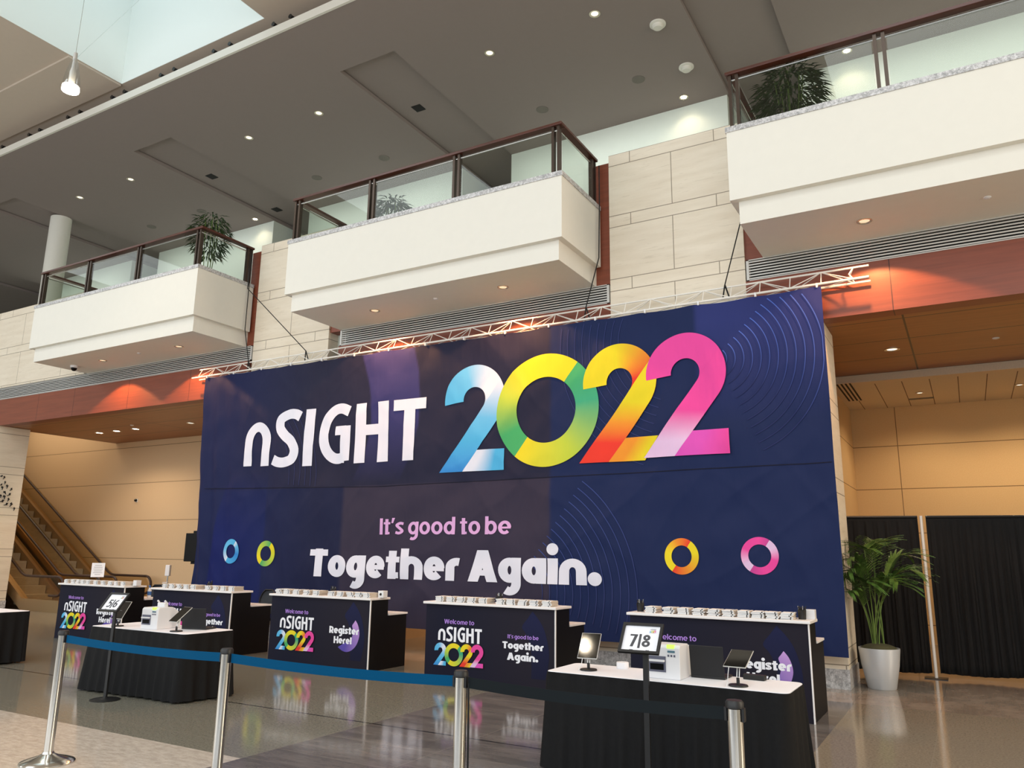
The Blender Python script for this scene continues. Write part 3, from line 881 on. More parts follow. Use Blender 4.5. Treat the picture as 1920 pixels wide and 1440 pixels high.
def ripple(X, Z):
    y = .03 * noise.noise(Vector((X * .8, Z * .35, 3))) + .024 * noise.noise(Vector((X * 1.1 - Z * .9, Z * .9 + X * .3, 7)) * 1.6)
    y += .009 * math.sin(X * 5.2 + 2.2 * math.sin(Z * .7) + Z * 3.1) * (.4 + .6 * abs(noise.noise(Vector((X * .4, Z * .5, 1)))))
    q = 1 - min(1, abs(2.4 * noise.noise(Vector((X * .75 + Z * .55, Z * .3 - X * .16, 4.3)))))
    q2 = 1 - min(1, abs(2.6 * noise.noise(Vector((X * .9 - Z * .7, Z * .45 + X * .2, 9.1)))))
    y -= .013 * q ** 3 + .010 * q2 ** 3
    e = max(0, 1 - (X - XL) / 1.9)
    y += .06 * e * e * math.sin(X * 13 + Z * 1.1) * (.35 + .65 * (ZT - Z) / 5)
    y += .018 * math.exp(-((Z - 2.93 - .01 * X) / .09) ** 2) * noise.noise(Vector((X * 2.1, 5, 0)))
    # swags below the points where it is tied on
    y += .02 * max(0, 1 - (X - XL) / 4.5) * noise.noise(Vector((X * 2.2 + Z * 1.5, Z * .5 - X * .3, 11)))
    d = ZT - Z
    if d < 1.4: y += .014 * (1 - d / 1.4) * math.sin(X * 2 * PI / .86) * math.sin(PI * min(1, d / .5))
    k = max(0, (X + 2.3) / .8); y += .03 * k * math.sin(X * 9 - Z * 2.4) * min(1, d / 1.2) * .6
    return y


def edge(X, Z):        # the left edge is drawn in a little
    e = max(0, 1 - (X - XL) / 2.2); d = (ZT - Z)
    return X + e * .16 * math.sin(min(1, d / 4.5) * PI * .62)


NAVY, INK1, INK2, PURP, NAV2, ROY = rgb(38, 38, 60), rgb(26, 32, 70), rgb(22, 34, 84), rgb(56, 50, 68), rgb(28, 40, 80), rgb(46, 54, 112)


def cloth(X, Z):
    s_ = lambda a, b_, v: max(0, min(1, (v - a) / (b_ - a)))
    c_ = lerp(rgb(30, 36, 74), NAVY, s_(-13.6, -11.2, X))
    if Z < 2.93:
        c_ = lerp(rgb(28, 36, 76), rgb(30, 34, 64), s_(-12.6, -11, X))
        c_ = lerp(c_, PURP, s_(-10.3, -10.22, X))
    c_ = lerp(c_, NAV2, s_(-5.86, -5.8, X))
    pw = lambda T, z: next((a[1] + (b_[1] - a[1]) * (z - a[0]) / (b_[0] - a[0]) for a, b_ in zip(T, T[1:]) if a[0] <= z <= b_[0]), None)
    if Z > 2.9:
        xl = pw([(2.9, -10.14), (3.3, -9.9), (3.7, -9.75), (4.1, -9.67), (4.6, -9.70), (5.0, -9.80), (5.6, -10.02)], Z); xr = pw([(2.9, -9.0), (3.4, -8.72), (4.0, -8.55), (4.5, -8.53), (5.0, -8.58), (5.6, -8.74)], Z)
        f = s_(xl - .02, xl + .02, X) * (1 - s_(xr - .02, xr + .02, X)) * s_(2.95, 4.2, Z); c_ = lerp(c_, rgb(58, 56, 106), f)
    if Z < 3.45:
        xl = pw([(0, -14.1), (1.2, -14.02), (1.9, -13.93), (2.45, -13.84), (2.95, -13.7), (3.45, -13.25)], Z)
        f = s_(xl - .02, xl + .03, X) * (1 - s_(-12.33, -12.29, X)) * (1 - s_(2.0, 3.3, Z)); c_ = lerp(c_, lerp(rgb(22, 32, 94), rgb(26, 36, 88), (X + 14) / 1.7), f)
    if Z > 2.93: c_ = lerp(c_, lerp(NAV2, ROY, s_(3.6, 5.2, Z)), s_(-3.37, -3.30, X))
    return c_


t_ban = thing('banner', 'huge dark navy welcome banner with a multicoloured 2022, hung from the truss', 'banner', ((XL + XR) / 2, YB, ZB))
org = t_ban.location
b = MB(); nx, nz = 380, 150
for j in range(nz + 1):
    Z = ZB + (ZT - ZB) * j / nz
    for i in range(nx + 1):
        X = XL + (XR - XL) * i / nx
        zz = Z - (.02 * abs(math.sin((X - XL) * PI / .86)) if j == nz else 0) - (.05 * (1 - i / nx) if j == 0 else 0)
        b.v.append((edge(X, Z), YB + ripple(X, Z), zz)); b.c.append(cloth(X, Z))
for j in range(nz):
    for i in range(nx):
        a = j * (nx + 1) + i; b.f.append((a, a + 1, a + nx + 2, a + nx + 1)); b.mi.append(0)
b.build('fabric', 'banner_print', t_ban, smooth=True, org=org, ink=True)


def on_banner(u, v, l): return (edge(u, v), YB + ripple(u, v) - .009 - .0019 * l - .012 * max(0, 1 - (u - XL) / 2), v)


# printed arcs behind the lettering
g = Ink()
for k in range(12):
    R = .17 + .1235 * k
    P = [p for p in arc(-3.04, 4.58, R, R, 48, -66, 90) if p[0] < XR - .03 and p[1] < ZT - .06]
    if len(P) > 3: g.stroke(P, .014, lambda p, t: lerp(rgb(84, 110, 200), rgb(38, 46, 92), t * 1.35), 0, .06, across=1)
g.mesh(on_banner).build('printed_arcs', 'banner_print', t_ban, smooth=True, org=org, ink=True)
g = Ink()
for k in range(13):
    R = 2.15 - .132 * k
    g.stroke([p for p in arc(-6.517, 1.1, R, R, 54, -17, 40)], .013, lambda p, t: lerp(rgb(62, 78, 140), rgb(48, 54, 96), t), 0, .08, across=1)
g.mesh(on_banner).build('printed_arcs', 'banner_print', t_ban, smooth=True, org=org, ink=True)
g = Ink()
for k in range(9):
    R = 1.0 + .13 * k
    g.stroke([p for p in arc(-3.6, 5.0, R, R, 130, 252, 60) if p[1] < ZT - .05], .009, rgb(54, 64, 116), 0, .08, across=1)
g.mesh(on_banner).build('printed_arcs', 'banner_print', t_ban, smooth=True, org=org, ink=True)
g = Ink()
for k in range(6):
    R = 1.5 + .14 * k
    g.stroke(arc(-13.2, 3.1, R, R, 42, -4, 30), .008, rgb(58, 64, 112), 0, .08, across=1)
g.mesh(on_banner).build('printed_arcs', 'banner_print', t_ban, smooth=True, org=org, ink=True)
g = Ink(); sm = stops([(0, rgb(24, 26, 44)), (1, rgb(26, 28, 46))])
g.stroke([(-14.3, 2.99), (-9.5, 2.89), (-5.5, 2.93), (-1.52, 2.97)], .012, rgb(24, 26, 44), 0, .1, across=1)
g.mesh(on_banner).build('seam', 'banner_print', t_ban, smooth=True, org=org, ink=True)
WHT = rgb(232, 232, 244)
g = Ink(); g.place(brand_word(WHT), -13.113, 3.40, 1, layer=1)
g.mesh(on_banner).build('title_lettering', 'banner_print', t_ban, smooth=True, org=org, ink=True)
g = Ink(); g.place(year(), -8.043, 3.085, 1)
g.mesh(on_banner).build('year_numerals', 'banner_print', t_ban, smooth=True, org=org, ink=True)
g = Ink(); fit(g, text("It's good to be", .215, rgb(222, 172, 222)), -9.329, -6.555, 2.012, .29)
g.mesh(on_banner).build('slogan_lettering', 'banner_print', t_ban, smooth=True, org=org, ink=True)
g = Ink(); fit(g, text("Together Again.", .315, WHT, .035), -10.992, -4.93, 1.235, .515)
g.mesh(on_banner).build('slogan_lettering', 'banner_print', t_ban, smooth=True, org=org, ink=True)
for cx, cz, R, r, ca, cb in ((-13.281, 1.678, .248, .14, stops([(0, BLUE), (.6, SKY), (1, PALEB)]), stops([(0, BLUE), (.6, DEEPB), (.85, SKY), (1, PALEB)])),
                             (-12.208, 1.644, .25, .145, stops([(0, GRN), (.45, YG), (.8, YEL), (1, YEL)]), stops([(0, GRN), (.5, YG), (.9, YEL), (1, YEL)])),
                             (-3.668, 1.692, .26, .155, stops([(0, RED), (.3, ORG), (.6, YEL), (1, YEL)]), stops([(0, RED), (.35, ORG), (.75, YEL), (1, YEL)])),
                             (-2.548, 1.712, .257, .155, stops([(0, rgb(196, 72, 150)), (.2, PNK), (.55, PNK), (.85, LAV), (1, LAV)]), stops([(0, rgb(196, 72, 150)), (.25, PNK), (.6, PNK), (.85, LAV), (1, LAV)]))):
    g = Ink(); g.place(ring_mark(R, r, ca, cb, 56), cx, cz, 1, layer=1)
    g.mesh(on_banner).build('ring_emblem', 'banner_print', t_ban, smooth=True, org=org, ink=True)
for k in range(16):
    x = XL + .05 + k * .863
    b = MB(); b.box(x - .012, YB - .03, ZT - .02, x + .012, YB + .03, ZT + .045); b.build('cable_tie', 'white_plastic', t_ban, org=org)

# truss carrying it: three chords and zigzag bracing
t = thing('truss', 'slim white metal truss along the top edge of the banner', 'truss', (-7.95, 11.33, 5.52))
org = t.location
X0, X1 = -15.02, -.86
ch = [(YB, 5.525), (YB + .2, 5.525), (YB + .1, 5.725)]
for k, (y, z) in enumerate(ch):
    b = MB(); b.tube([(X0 + (.12 if k == 2 else 0), y, z), (X1, y, z)], .018 if k < 2 else .015, 8); b.build('chord', 'truss_white', t, org=org, smooth=True)
b = MB(); k = 0; x = X0 + .2; stp = .43
while x < X1 - stp:
    for a, c_ in ((0, 2), (1, 2), (0, 1)):
        y0, z0 = ch[a]; y1, z1 = ch[c_]
        if k % 2: y0, z0, y1, z1 = y1, z1, y0, z0
        b.tube([(x, y0, z0), (x + stp, y1, z1)], .0075, 5)
    if k % 1 == 0:
        b.tube([(x, ch[0][0], ch[0][1]), (x, ch[2][0], ch[2][1])], .0075, 5)
    x += stp; k += 1
b.tube([(x, *ch[2]), (x - .06, ch[0][0] + .05, 5.62), (x, *ch[0])], .009, 6); b.tube([(x, *ch[2]), (x - .06, ch[1][0] - .05, 5.62), (x, *ch[1])], .009, 6)
b.build('lattice', 'truss_white', t, org=org)

# black straps from the balconies to the truss
def strap(P, label, wd=.02):
    b = MB(); b.tube(P, wd * .5, 5)
    e = Vector(P[-1])
    for dx in (-.05, .05): b.tube([e, e + Vector((dx, .04, -.2))], .012, 5)
    o = b.build('rigging_strap', 'black_elastic', smooth=True, org=P[0]); o.location = P[0]
    tag(o, label, 'strap', 'straps holding up the truss')


strap([(-13.5, 11.42, 8.3), (-13.52, 11.4, 7.62), (-13.5, 11.37, 7.45), (-11.55, 11.36, 5.76)], 'black strap slanting from the left balcony corner down to the truss')
strap([(-13.54, 11.44, 7.6), (-13.52, 11.42, 6.5), (-13.3, 11.4, 5.76)], 'black strap hanging straight down from the left balcony to the truss')
strap([(-4.985, 11.52, 8.35), (-4.96, 11.46, 7.6), (-4.965, 11.42, 6.6), (-5.2, 11.4, 5.76)], 'black strap from the middle balcony rail down to the truss')
strap([(-2.44, 11.38, 7.45), (-2.58, 11.4, 6.75), (-2.87, 11.4, 5.76)], 'black strap from the right balcony down across the stone pier')

# ------------------------------------------------------------------ registration counters
CW, CDH, CD, CH = 2.03, .40, .86, 1.0


def counter(x, y, label, slogan):
    t = thing('registration_counter', label, 'counter', (x, y, 0), 0, 'registration counters')
    b = MB(); b.prism([(.0, .0), (.0, CH), (CDH, CH), (CDH, .765), (CD, .765), (CD, 0)], 0, 1, 0)
    # side profile is (y, z); sweep it along x
    vs = [(0.006 + v[2] * (CW - .012), v[0] + .012, v[1]) for v in b.v]; b.v = vs
    b.f = [tuple(reversed(f)) for f in b.f]
    b.build('body', 'counter_black', t)
    b = MB(); b.box(-.03, -.035, CH, CW + .02, CDH + .03, CH + .032); b.build('counter_top', 'white_laminate', t, bevel=.006)
    b = MB(); b.box(0, CDH + .03, .765, CW + .005, CD + .03, .792); b.build('desk_top', 'white_laminate', t, bevel=.004)
    b = MB(); b.box(CW - .012, -.004, 0, CW + .004, .013, CH); b.build('corner_trim', 'white_laminate', t)
    pn = MB(); g = Ink()
    bg = lambda p, q: lerp(rgb(16, 18, 40), rgb(32, 28, 40), abs(p[0] - .4) / 1.2)
    rows = [[(CW * i / 12, CH * j / 6) for i in range(13)] for j in range(7)]
    g.grid([[(u * .994, v) for u, v in r] for r in rows], bg, 0)
    # petal shapes behind the words at the right
    P1 = [(1.692, .966), (1.79, .86), (1.86, .75), (1.91, .6), (1.935, .45), (1.92, .3), (1.88, .14)]
    P0 = [(1.692, .966), (1.62, .875), (1.537, .764), (1.60, .68), (1.66, .55), (1.68, .4), (1.68, .14)]
    dk = rgb(26, 30, 68)
    g.grid([[(a[0] + (c_[0] - a[0]) * k / 4, a[1] + (c_[1] - a[1]) * k / 4) for k in range(5)] for a, c_ in zip(spline(P0, 4), spline(P1, 4))], lambda p, q: lerp(dk, rgb(20, 22, 50), q), 1)
    L = rgb(178, 136, 222); wh = rgb(244, 244, 250)
    if slogan == 'register':
        A = [(1.751, .706), (1.80, .645), (1.832, .56), (1.835, .47), (1.79, .36), (1.71, .285), (1.613, .252), (1.52, .265), (1.435, .31)]
        B_ = [(1.751, .706), (1.72, .665), (1.693, .625), (1.712, .56), (1.705, .48), (1.675, .425), (1.63, .395), (1.58, .385), (1.435, .31)]
        g.grid([[(a[0] + (c_[0] - a[0]) * k / 3, a[1] + (c_[1] - a[1]) * k / 3) for k in range(4)] for a, c_ in zip(spline(A, 4), spline(B_, 4))], lambda p, q: lerp(rgb(206, 160, 222), rgb(92, 78, 168), q * 1.2), 2)
        fit(g, text('Register', .3, wh, .04), 1.25, 1.828, .502, .1, 3); fit(g, text('Here!', .3, wh, .04), 1.347, 1.70, .362, .1, 3)
    else:
        fit(g, text("It's good to be", .2, L), 1.324, 1.784, .614, .05, 3)
        fit(g, text('Together', .3, wh, .035), 1.246, 1.858, .485, .088, 3); fit(g, text('Again.', .3, wh, .035), 1.318, 1.78, .345, .092, 3)
    fit(g, text('Welcome to', .19, L), .311, .80, .745, .06, 3)
    bw = brand_word(wh); fit(g, bw, .215, .925, .522, .165, 3)
    yr = year(); bx = yr.box(); sx = .81 / (bx[2] - bx[0]); g.place(yr, .150, .198, sx, .305 / (bx[3] - bx[1]), 3)
    o = g.mesh(lambda u, v, l: (u, .010 - .0012 * l, v)).build('front_panel', 'board_print', t, ink=True)
    return t


CX = [(-15.5, 9.2, 'register'), (-12.66, 9.2, 'slogan'), (-9.72, 9.21, 'register'), (-6.69, 9.21, 'slogan'), (-3.6, 9.07, 'register')]
CN = ['leftmost black registration counter, in front of the escalators', 'black registration counter behind the left skirted table, slogan half hidden',
      'black registration counter in the middle reading Register Here, nothing in front of it', 'black registration counter reading Together Again, left of the right skirted table',
      'rightmost black registration counter, behind the table with the 7|8 sign']
SN = ['leftmost counter', 'second counter from left', 'middle counter', 'fourth counter from left', 'rightmost counter']
for (x, y, k), l in zip(CX, CN): counter(x, y, l, k)

# notebooks stacked on the counters, each one an object
nbm = None
stacks = [[-15.44, -15.22, -15.06, -14.91, -14.75, -14.49, -14.27, -14.05, -13.86, -13.66],
          [-12.47, -12.29, -12.09, -11.91, -11.72, -11.35, -11.15, -10.96, -10.77],
          [-9.68, -9.51, -9.30, -9.08, -8.88, -8.56, -8.39, -8.19, -8.03, -7.87],
          [-6.56, -6.38, -6.20, -6.03, -5.84, -5.57, -5.41, -5.23, -5.06, -4.88],
          [-3.417, -3.196, -3.02, -2.844, -2.67, -2.498, -2.33, -2.173, -2.021, -1.867]]
LV = ['bottom one', 'second from bottom', 'middle one', 'second from top', 'top one']
NW, ND, NH = .135, .205, .0142
nb = None
for ci, xs in enumerate(stacks):
    y0 = CX[ci][1] + .03
    for si, x in enumerate(xs):
        for k in range(5):
            lab = 'white notebook, %s in %s stack from left, %s' % (LV[k], ORD[si], SN[ci])
            loc = (x + NW / 2 + random.uniform(-.008, .008), y0 + ND / 2 + random.uniform(-.006, .01), CH + .0322 + k * NH)
            rz = random.uniform(-.06, .06)
            if nb is None:
                b = MB(); a, d = NW / 2, ND / 2
                b.box(-a, -d, .0026, a - .004, d, NH - .0006, 0); b.box(-a + .005, -d + .006, 0, a - .006, d - .006, .0026, 3)  # grey inset colours in the shadow gap between stacked notebooks
                b.box(a - .004, -d + .003, .0040, a - .002, d - .003, NH - .002, 1)
                b.box(a - .004, -d, .0026, a, d, .0040, 0); b.box(a - .004, -d, NH - .002, a, d, NH - .0006, 0)
                b.box(a - .034, -d - .0010, 0, a - .024, d + .0010, NH - .0001, 2)
                nb = b.build('notebook', ['notebook_cover', 'page_edge', 'black_elastic', 'sign_grey']); o = nb
            else:
                o = nb.copy(); C.objects.link(o)
            o.location = loc; o.rotation_euler = (0, 0, rz)
            tag(o, lab, 'notebook', 'notebooks stacked on the counters')

# pen cups
def pens(x, y, z, label, n_=12):
    t = thing('pen_cup', label, 'pen cup', (x, y, z), 0, 'pen cups on the counters')
    b = MB(); b.lathe([(.04, 0), (.045, .09), (.047, .1), (.043, .1), (.038, .006)], 0, 0, 18); b.build('cup', 'black_metal', t, smooth=True)
    for i in range(n_):
        a = 2 * PI * i / n_ + random.random(); r = random.uniform(.008, .024); h = random.uniform(.12, .145); l_ = random.uniform(.012, .03)
        b = MB(); b.tube([(r * math.cos(a), r * math.sin(a), .01), ((r + l_) * math.cos(a), (r + l_) * math.sin(a), h)], .0045, 6)
        b.build('pen', 'black_plastic' if i % 4 else 'steel', t)


zt = CH + .032
pens(-3.53, 9.25, zt, 'black cup of pens at the left end of the rightmost counter')
pens(-1.668, 9.27, zt, 'black cup of pens at the right end of the rightmost counter')
pens(-5.62, 9.42, zt, 'black cup of pens between notebook stacks on the counter reading Together Again')
pens(-8.62, 9.42, zt, 'black cup of pens behind the notebooks on the middle counter')
pens(-11.46, 9.42, zt, 'black cup of pens on the second counter from left')


def small_box(x, y, label, dot=False):
    t = thing('paper_box', label, 'box', (x, y, zt), 0, 'small white boxes on the counters')
    b = MB(); b.box(-.05, -.05, 0, .05, .05, .1); b.build('carton', 'white_plastic', t, bevel=.004)
    if dot:
        b = MB(); b.tube([(0, -.0495, .05), (0, -.052, .05)], .02, 14); b.build('round_mark', 'black_plastic', t)


small_box(-7.66, 9.44, 'small white box with a dark round mark, right end of the middle counter', True)
small_box(-1.6, 9.4, 'small white box behind the pen cup at the right end of the rightmost counter')
small_box(-13.42, 9.4, 'small white box at the right end of the leftmost counter')
# spray bottle on the desk of the leftmost counter
t = thing('sanitizer_bottle', 'white bottle with a blue label on the leftmost counter desk', 'bottle', (-13.62, 9.82, .793))
b = MB(); b.lathe([(.035, 0), (.036, .01), (.036, .14), (.02, .17), (.014, .19)], 0, 0, 18); b.build('body', 'white_plastic', t, smooth=True)
b = MB(); b.lathe([(.0365, .05), (.0365, .12)], 0, 0, 18); b.build('label_band', 'blue_label', t, smooth=True)
b = MB(); b.lathe([(.014, .19), (.014, .22), (.006, .222)], 0, 0, 12); b.box(-.045, -.006, .215, .01, .006, .23); b.build('pump_head', 'blue_label', t)


# office chairs behind the desks
def chair(x, y, rz, label):
    t = thing('office_chair', label, 'chair', (x, y, 0), rz, 'office chairs behind the counters')
    b = MB(); rows = []
    for i in range(9):
        v = i / 8; z = .56 + .42 * v; hw = .235 * math.sqrt(max(.0, 1 - max(0, (v - .45) / .62) ** 2))
        rows.append([(-hw + 2 * hw * j / 8, .24 + .05 * v - .05 * (1 - ((j - 4) / 4) ** 2) * -1, z) for j in range(9)])
    vs = [p for r in rows for p in r]
    b.add(vs, [(i * 9 + j, i * 9 + j + 1, i * 9 + j + 10, i * 9 + j + 9) for i in range(8) for j in range(8)])
    o = b.build('backrest', 'mesh_grey', t, smooth=True); md = o.modifiers.new('thickness', 'SOLIDIFY'); md.thickness = .012
    pth = [r[0] for r in rows] + [rows[-1][4]] + [r[-1] for r in reversed(rows)]
    b = MB(); b.tube(pth, .014, 8); b.build('back_frame', 'black_plastic', t, smooth=True)
    b = MB(); b.rbox(-.24, -.24, .44, .24, .22, .5, .06); b.build('seat', 'black_fabric', t, bevel=.015)
    b = MB(); b.box(-.03, .14, .42, .03, .3, .45); b.tube([(0, .28, .43), (0, .27, .72)], .02, 8); b.build('back_support', 'black_plastic', t)
    b = MB(); b.tube([(0, 0, .1), (0, 0, .44)], .026, 12); b.build('column', 'black_metal', t, smooth=True)
    for k in range(5):
        a = 2 * PI * k / 5
        b = MB(); b.tube([(0, 0, .12), (.27 * math.cos(a), .27 * math.sin(a), .075)], .018, 6); b.tube([(.27 * math.cos(a), .27 * math.sin(a), .075), (.27 * math.cos(a), .27 * math.sin(a), .05)], .012, 6)
        l_ = b.build('leg', 'black_metal', t)
        b = MB(); b.tube([(.27 * math.cos(a) - .012, .27 * math.sin(a), .025), (.27 * math.cos(a) + .012, .27 * math.sin(a), .025)], .025, 12); b.build('caster', 'black_plastic', l_)


chair(-14.5, 10.4, .15, 'black mesh office chair behind the desk between the two leftmost counters')
chair(-11.45, 10.46, -.1, 'black mesh office chair behind the desk right of the second counter')

# paper notice in a holder above the leftmost counter
t = thing('notice_holder', 'cream paper notice on a stand above the leftmost counter', 'sign', (-14.85, 9.52, zt), math.radians(54))
b = MB(); b.lathe([(.06, 0), (.06, .008), (.012, .012), (.008, .014)], 0, 0, 18); b.tube([(0, 0, .01), (0, .004, .14)], .006, 8); b.build('stand', 'black_metal', t)
b = MB(); b.box(-.115, -.004, .12, .115, .0, .39); s_ = b.build('notice_sheet', 'paper', t)
b = MB()
for k, wd in enumerate((.12, .15, .16, .14, .16, .1)): b.box(-wd / 2, -.0055, .34 - k * .035, wd / 2, -.004, .346 - k * .035)
b.build('printed_lines', 'sign_grey', s_)


# ------------------------------------------------------------------ skirted tables
def skirted_table(x0, x1, y0, y1, label, flare=.06, ph=0):
    cx, cy = (x0 + x1) / 2, (y0 + y1) / 2
    t = thing('skirted_table', label, 'table', (cx, cy, 0), 0, 'tables with black skirts')
    a, d, r = (x1 - x0) / 2, (y1 - y0) / 2, .06
    b = MB(); b.rbox(-a, -d, .722, a, d, .75, r, 0, 6); b.build('table_top', 'white_cloth', t, bevel=.006)
    pts = []
    for ccx, ccy, an in ((a - r, d - r, 0), (-a + r, d - r, 90), (-a + r, -d + r, 180), (a - r, -d + r, 270)):
        for k in range(7):
            q = math.radians(an + 15 * k); pts.append((ccx + r * math.cos(q), ccy + r * math.sin(q), math.cos(q), math.sin(q)))
    pts.append(pts[0]); ring = []; acc = 0
    for p, q in zip(pts, pts[1:]):
        L = math.hypot(q[0] - p[0], q[1] - p[1]); k = max(1, int(L / .022))
        for i in range(k):
            u = i / k; nn = Vector((p[2] + (q[2] - p[2]) * u, p[3] + (q[3] - p[3]) * u)).normalized()
            ring.append((p[0] + (q[0] - p[0]) * u, p[1] + (q[1] - p[1]) * u, nn.x, nn.y, acc + L * u))
        acc += L
    lv = [.746, .735, .72, .69, .6, .45, .3, .15, .02]; vs = []; n_ = len(ring)
    for z in lv:
        e = (.746 - z) / .73
        for x, y, u, v, s_ in ring:
            w_ = .5 + .5 * math.sin(s_ * 2 * PI / .155 + 1.6 * math.sin(s_ * 3.1 + ph)); w_ = w_ ** 1.6
            o_ = .006 + flare * e ** 1.1 * (.65 + .35 * math.sin(s_ * 2.3 + ph)) + (.006 + .032 * e) * (w_ - .5) * (1 if z < .73 else .2)
            vs.append((x + u * o_, y + v * o_, z + (.004 * math.sin(s_ * 9) if z < .1 else 0)))
    fs = [(j * n_ + i, j * n_ + (i + 1) % n_, (j + 1) * n_ + (i + 1) % n_, (j + 1) * n_ + i) for j in range(len(lv) - 1) for i in range(n_)]
    b = MB(); b.add(vs, [tuple(reversed(f)) for f in fs]); b.build('skirt', 'black_fabric', t, smooth=True)
    for sx in (-1, 1):
        for sy in (-1, 1):
            b = MB(); b.tube([(sx * (a - .1), sy * (d - .08), 0), (sx * (a - .1), sy * (d - .08), .722)], .014, 8); b.build('leg', 'black_metal', t)
    return t


skirted_table(-3.14, -1.21, 6.02, 6.61, 'black skirted table with white top under the 7|8 sign, at the right', .05, 1)
skirted_table(-9.62, -7.83, 6.16, 6.87, 'black skirted table with white top behind the 5|6 sign, at the left', .07, 2)
skirted_table(-14.4, -12.55, 6.55, 7.05, 'black skirted table cut off by the left picture edge', .02, 3)


# sign stands
def sign_stand(x, y, digits, zc, rz, label, px=0):
    t = thing('sign_stand', label, 'sign', (x, y, 0), rz, 'lane number signs')
    b = MB(); b.lathe([(.16, 0), (.162, .008), (.14, .016), (.03, .03), (.02, .04)], 0, 0, 32); b.build('base', 'black_metal', t, smooth=True)
    b = MB(); b.box(-.02, -.012, .03, .02, .012, zc - .02); b.build('pole', 'black_metal', t)
    R = Matrix.Translation((px, -.015, zc)) @ Matrix.Rotation(math.radians(-38), 4, 'X')        # leans back
    W_, H_ = .155, .125
    b = MB()
    b.box(-W_, -.008, -H_, W_, .014, -H_ + .02, 0, R); b.box(-W_, -.008, H_ - .02, W_, .014, H_, 0, R)
    b.box(-W_, -.008, -H_ + .02, -W_ + .02, .014, H_ - .02, 0, R); b.box(W_ - .02, -.008, -H_ + .02, W_, .014, H_ - .02, 0, R)
    b.box(-W_ + .004, .006, -H_ + .004, W_ - .004, .014, H_ - .004, 0, R)
    fr = b.build('frame', 'black_plastic', t)
    g = Ink(); pw, ph_ = W_ - .02, H_ - .02
    g.poly4((-pw, -ph_), (pw, -ph_), (pw, ph_), (-pw, ph_), rgb(240, 240, 246), 0)
    fit(g, text(digits, .2, rgb(82, 82, 86), .1), -.085, .075, -.07, .105, 1)
    yr = year(); bx = yr.box(); k = .05 / (bx[2] - bx[0]); g.place(yr, .055, .05, k, k, 2)
    bw = brand_word(rgb(150, 150, 156)); fit(g, bw, .06, .104, .073, .012, 1)
    for dx in (-.075, .05): g.poly4((dx, -ph_), (dx + .03, -ph_), (dx + .028, -ph_ + .012), (dx + .002, -ph_ + .012), rgb(120, 120, 126), 1)
    g.mesh(lambda u, v, l: tuple(R @ Vector((u, .005 - .0006 * l, v)))).build('sign_sheet', 'board_print', t, ink=True)


sign_stand(-2.15, 5.72, '7|8', 1.09, 0.05, 'black floor stand with a white 7|8 sign before the right table', -.03)
sign_stand(-8.74, 5.88, '5|6', 1.08, .1, 'black floor stand with a 5|6 sign before the left table', -.02)


# label printers: body with slanting back, slot, window, buttons
def printer(x, y, rz, w_, d, h, label, tray=False):
    t = thing('label_printer', label, 'printer', (x, y, .7505), rz, 'label printers on the tables')
    prof = [(0, 0), (0, h - .02), (.02, h), (d * .62, h), (d * .9, h * .74), (d, h * .55), (d, 0)]
    b = MB(); b.prism(prof, 0, 1)
    b.v = [(-w_ / 2 + q[2] * w_, q[0], q[1]) for q in b.v]; b.f = [tuple(reversed(f)) for f in b.f]
    b.build('case', 'white_plastic', t, bevel=.006)
    b = MB(); b.box(-w_ / 2 + .015, -.004, h * .2, w_ * .08, .004, h * .66); o = b.build('paper_bay', 'grey_plastic', t)
    b = MB(); b.box(-w_ / 2 + .03, -.006, h * .26, w_ * .02, -.003, h * .44); b.build('slot', 'dark_screen', o)
    b = MB(); b.box(-w_ / 2 + .025, -.03, h * .5, w_ * .06, .0, h * .56); b.build('paper_lip', 'white_plastic', o, bevel=.003)
    b = MB(); b.box(w_ * .14, -.003, h * .78, w_ * .36, .002, h * .84); b.build('display', 'lcd_blue', t)
    b = MB(); b.box(w_ * .12, -.002, h * .9, w_ * .34, .03, h + .002); b.build('status_light', 'led_green', t)
    for k in range(3):
        b = MB(); b.box(w_ * (.14 + .09 * k), -.003, h * .66, w_ * (.19 + .09 * k), .002, h * .72); b.build('button', 'grey_plastic', t)
    if tray:
        b = MB(); b.box(-.06, d * .42, h, .06, d * .58, h + .05); b.tube([(-.06, d * .5, h + .05), (-.06, d * .42, h + .075)], .012, 8); b.tube([(.06, d * .5, h + .05), (.06, d * .42, h + .075)], .012, 8)
        b.build('roll_holder', 'white_plastic', t, bevel=.004)


printer(-2.17, 6.15, 0, .27, .34, .255, 'white label printer on the right table, behind the 7|8 sign')
printer(-8.67, 6.29, .1, .27, .36, .25, 'white label printer with a paper holder on top, on the left table', True)


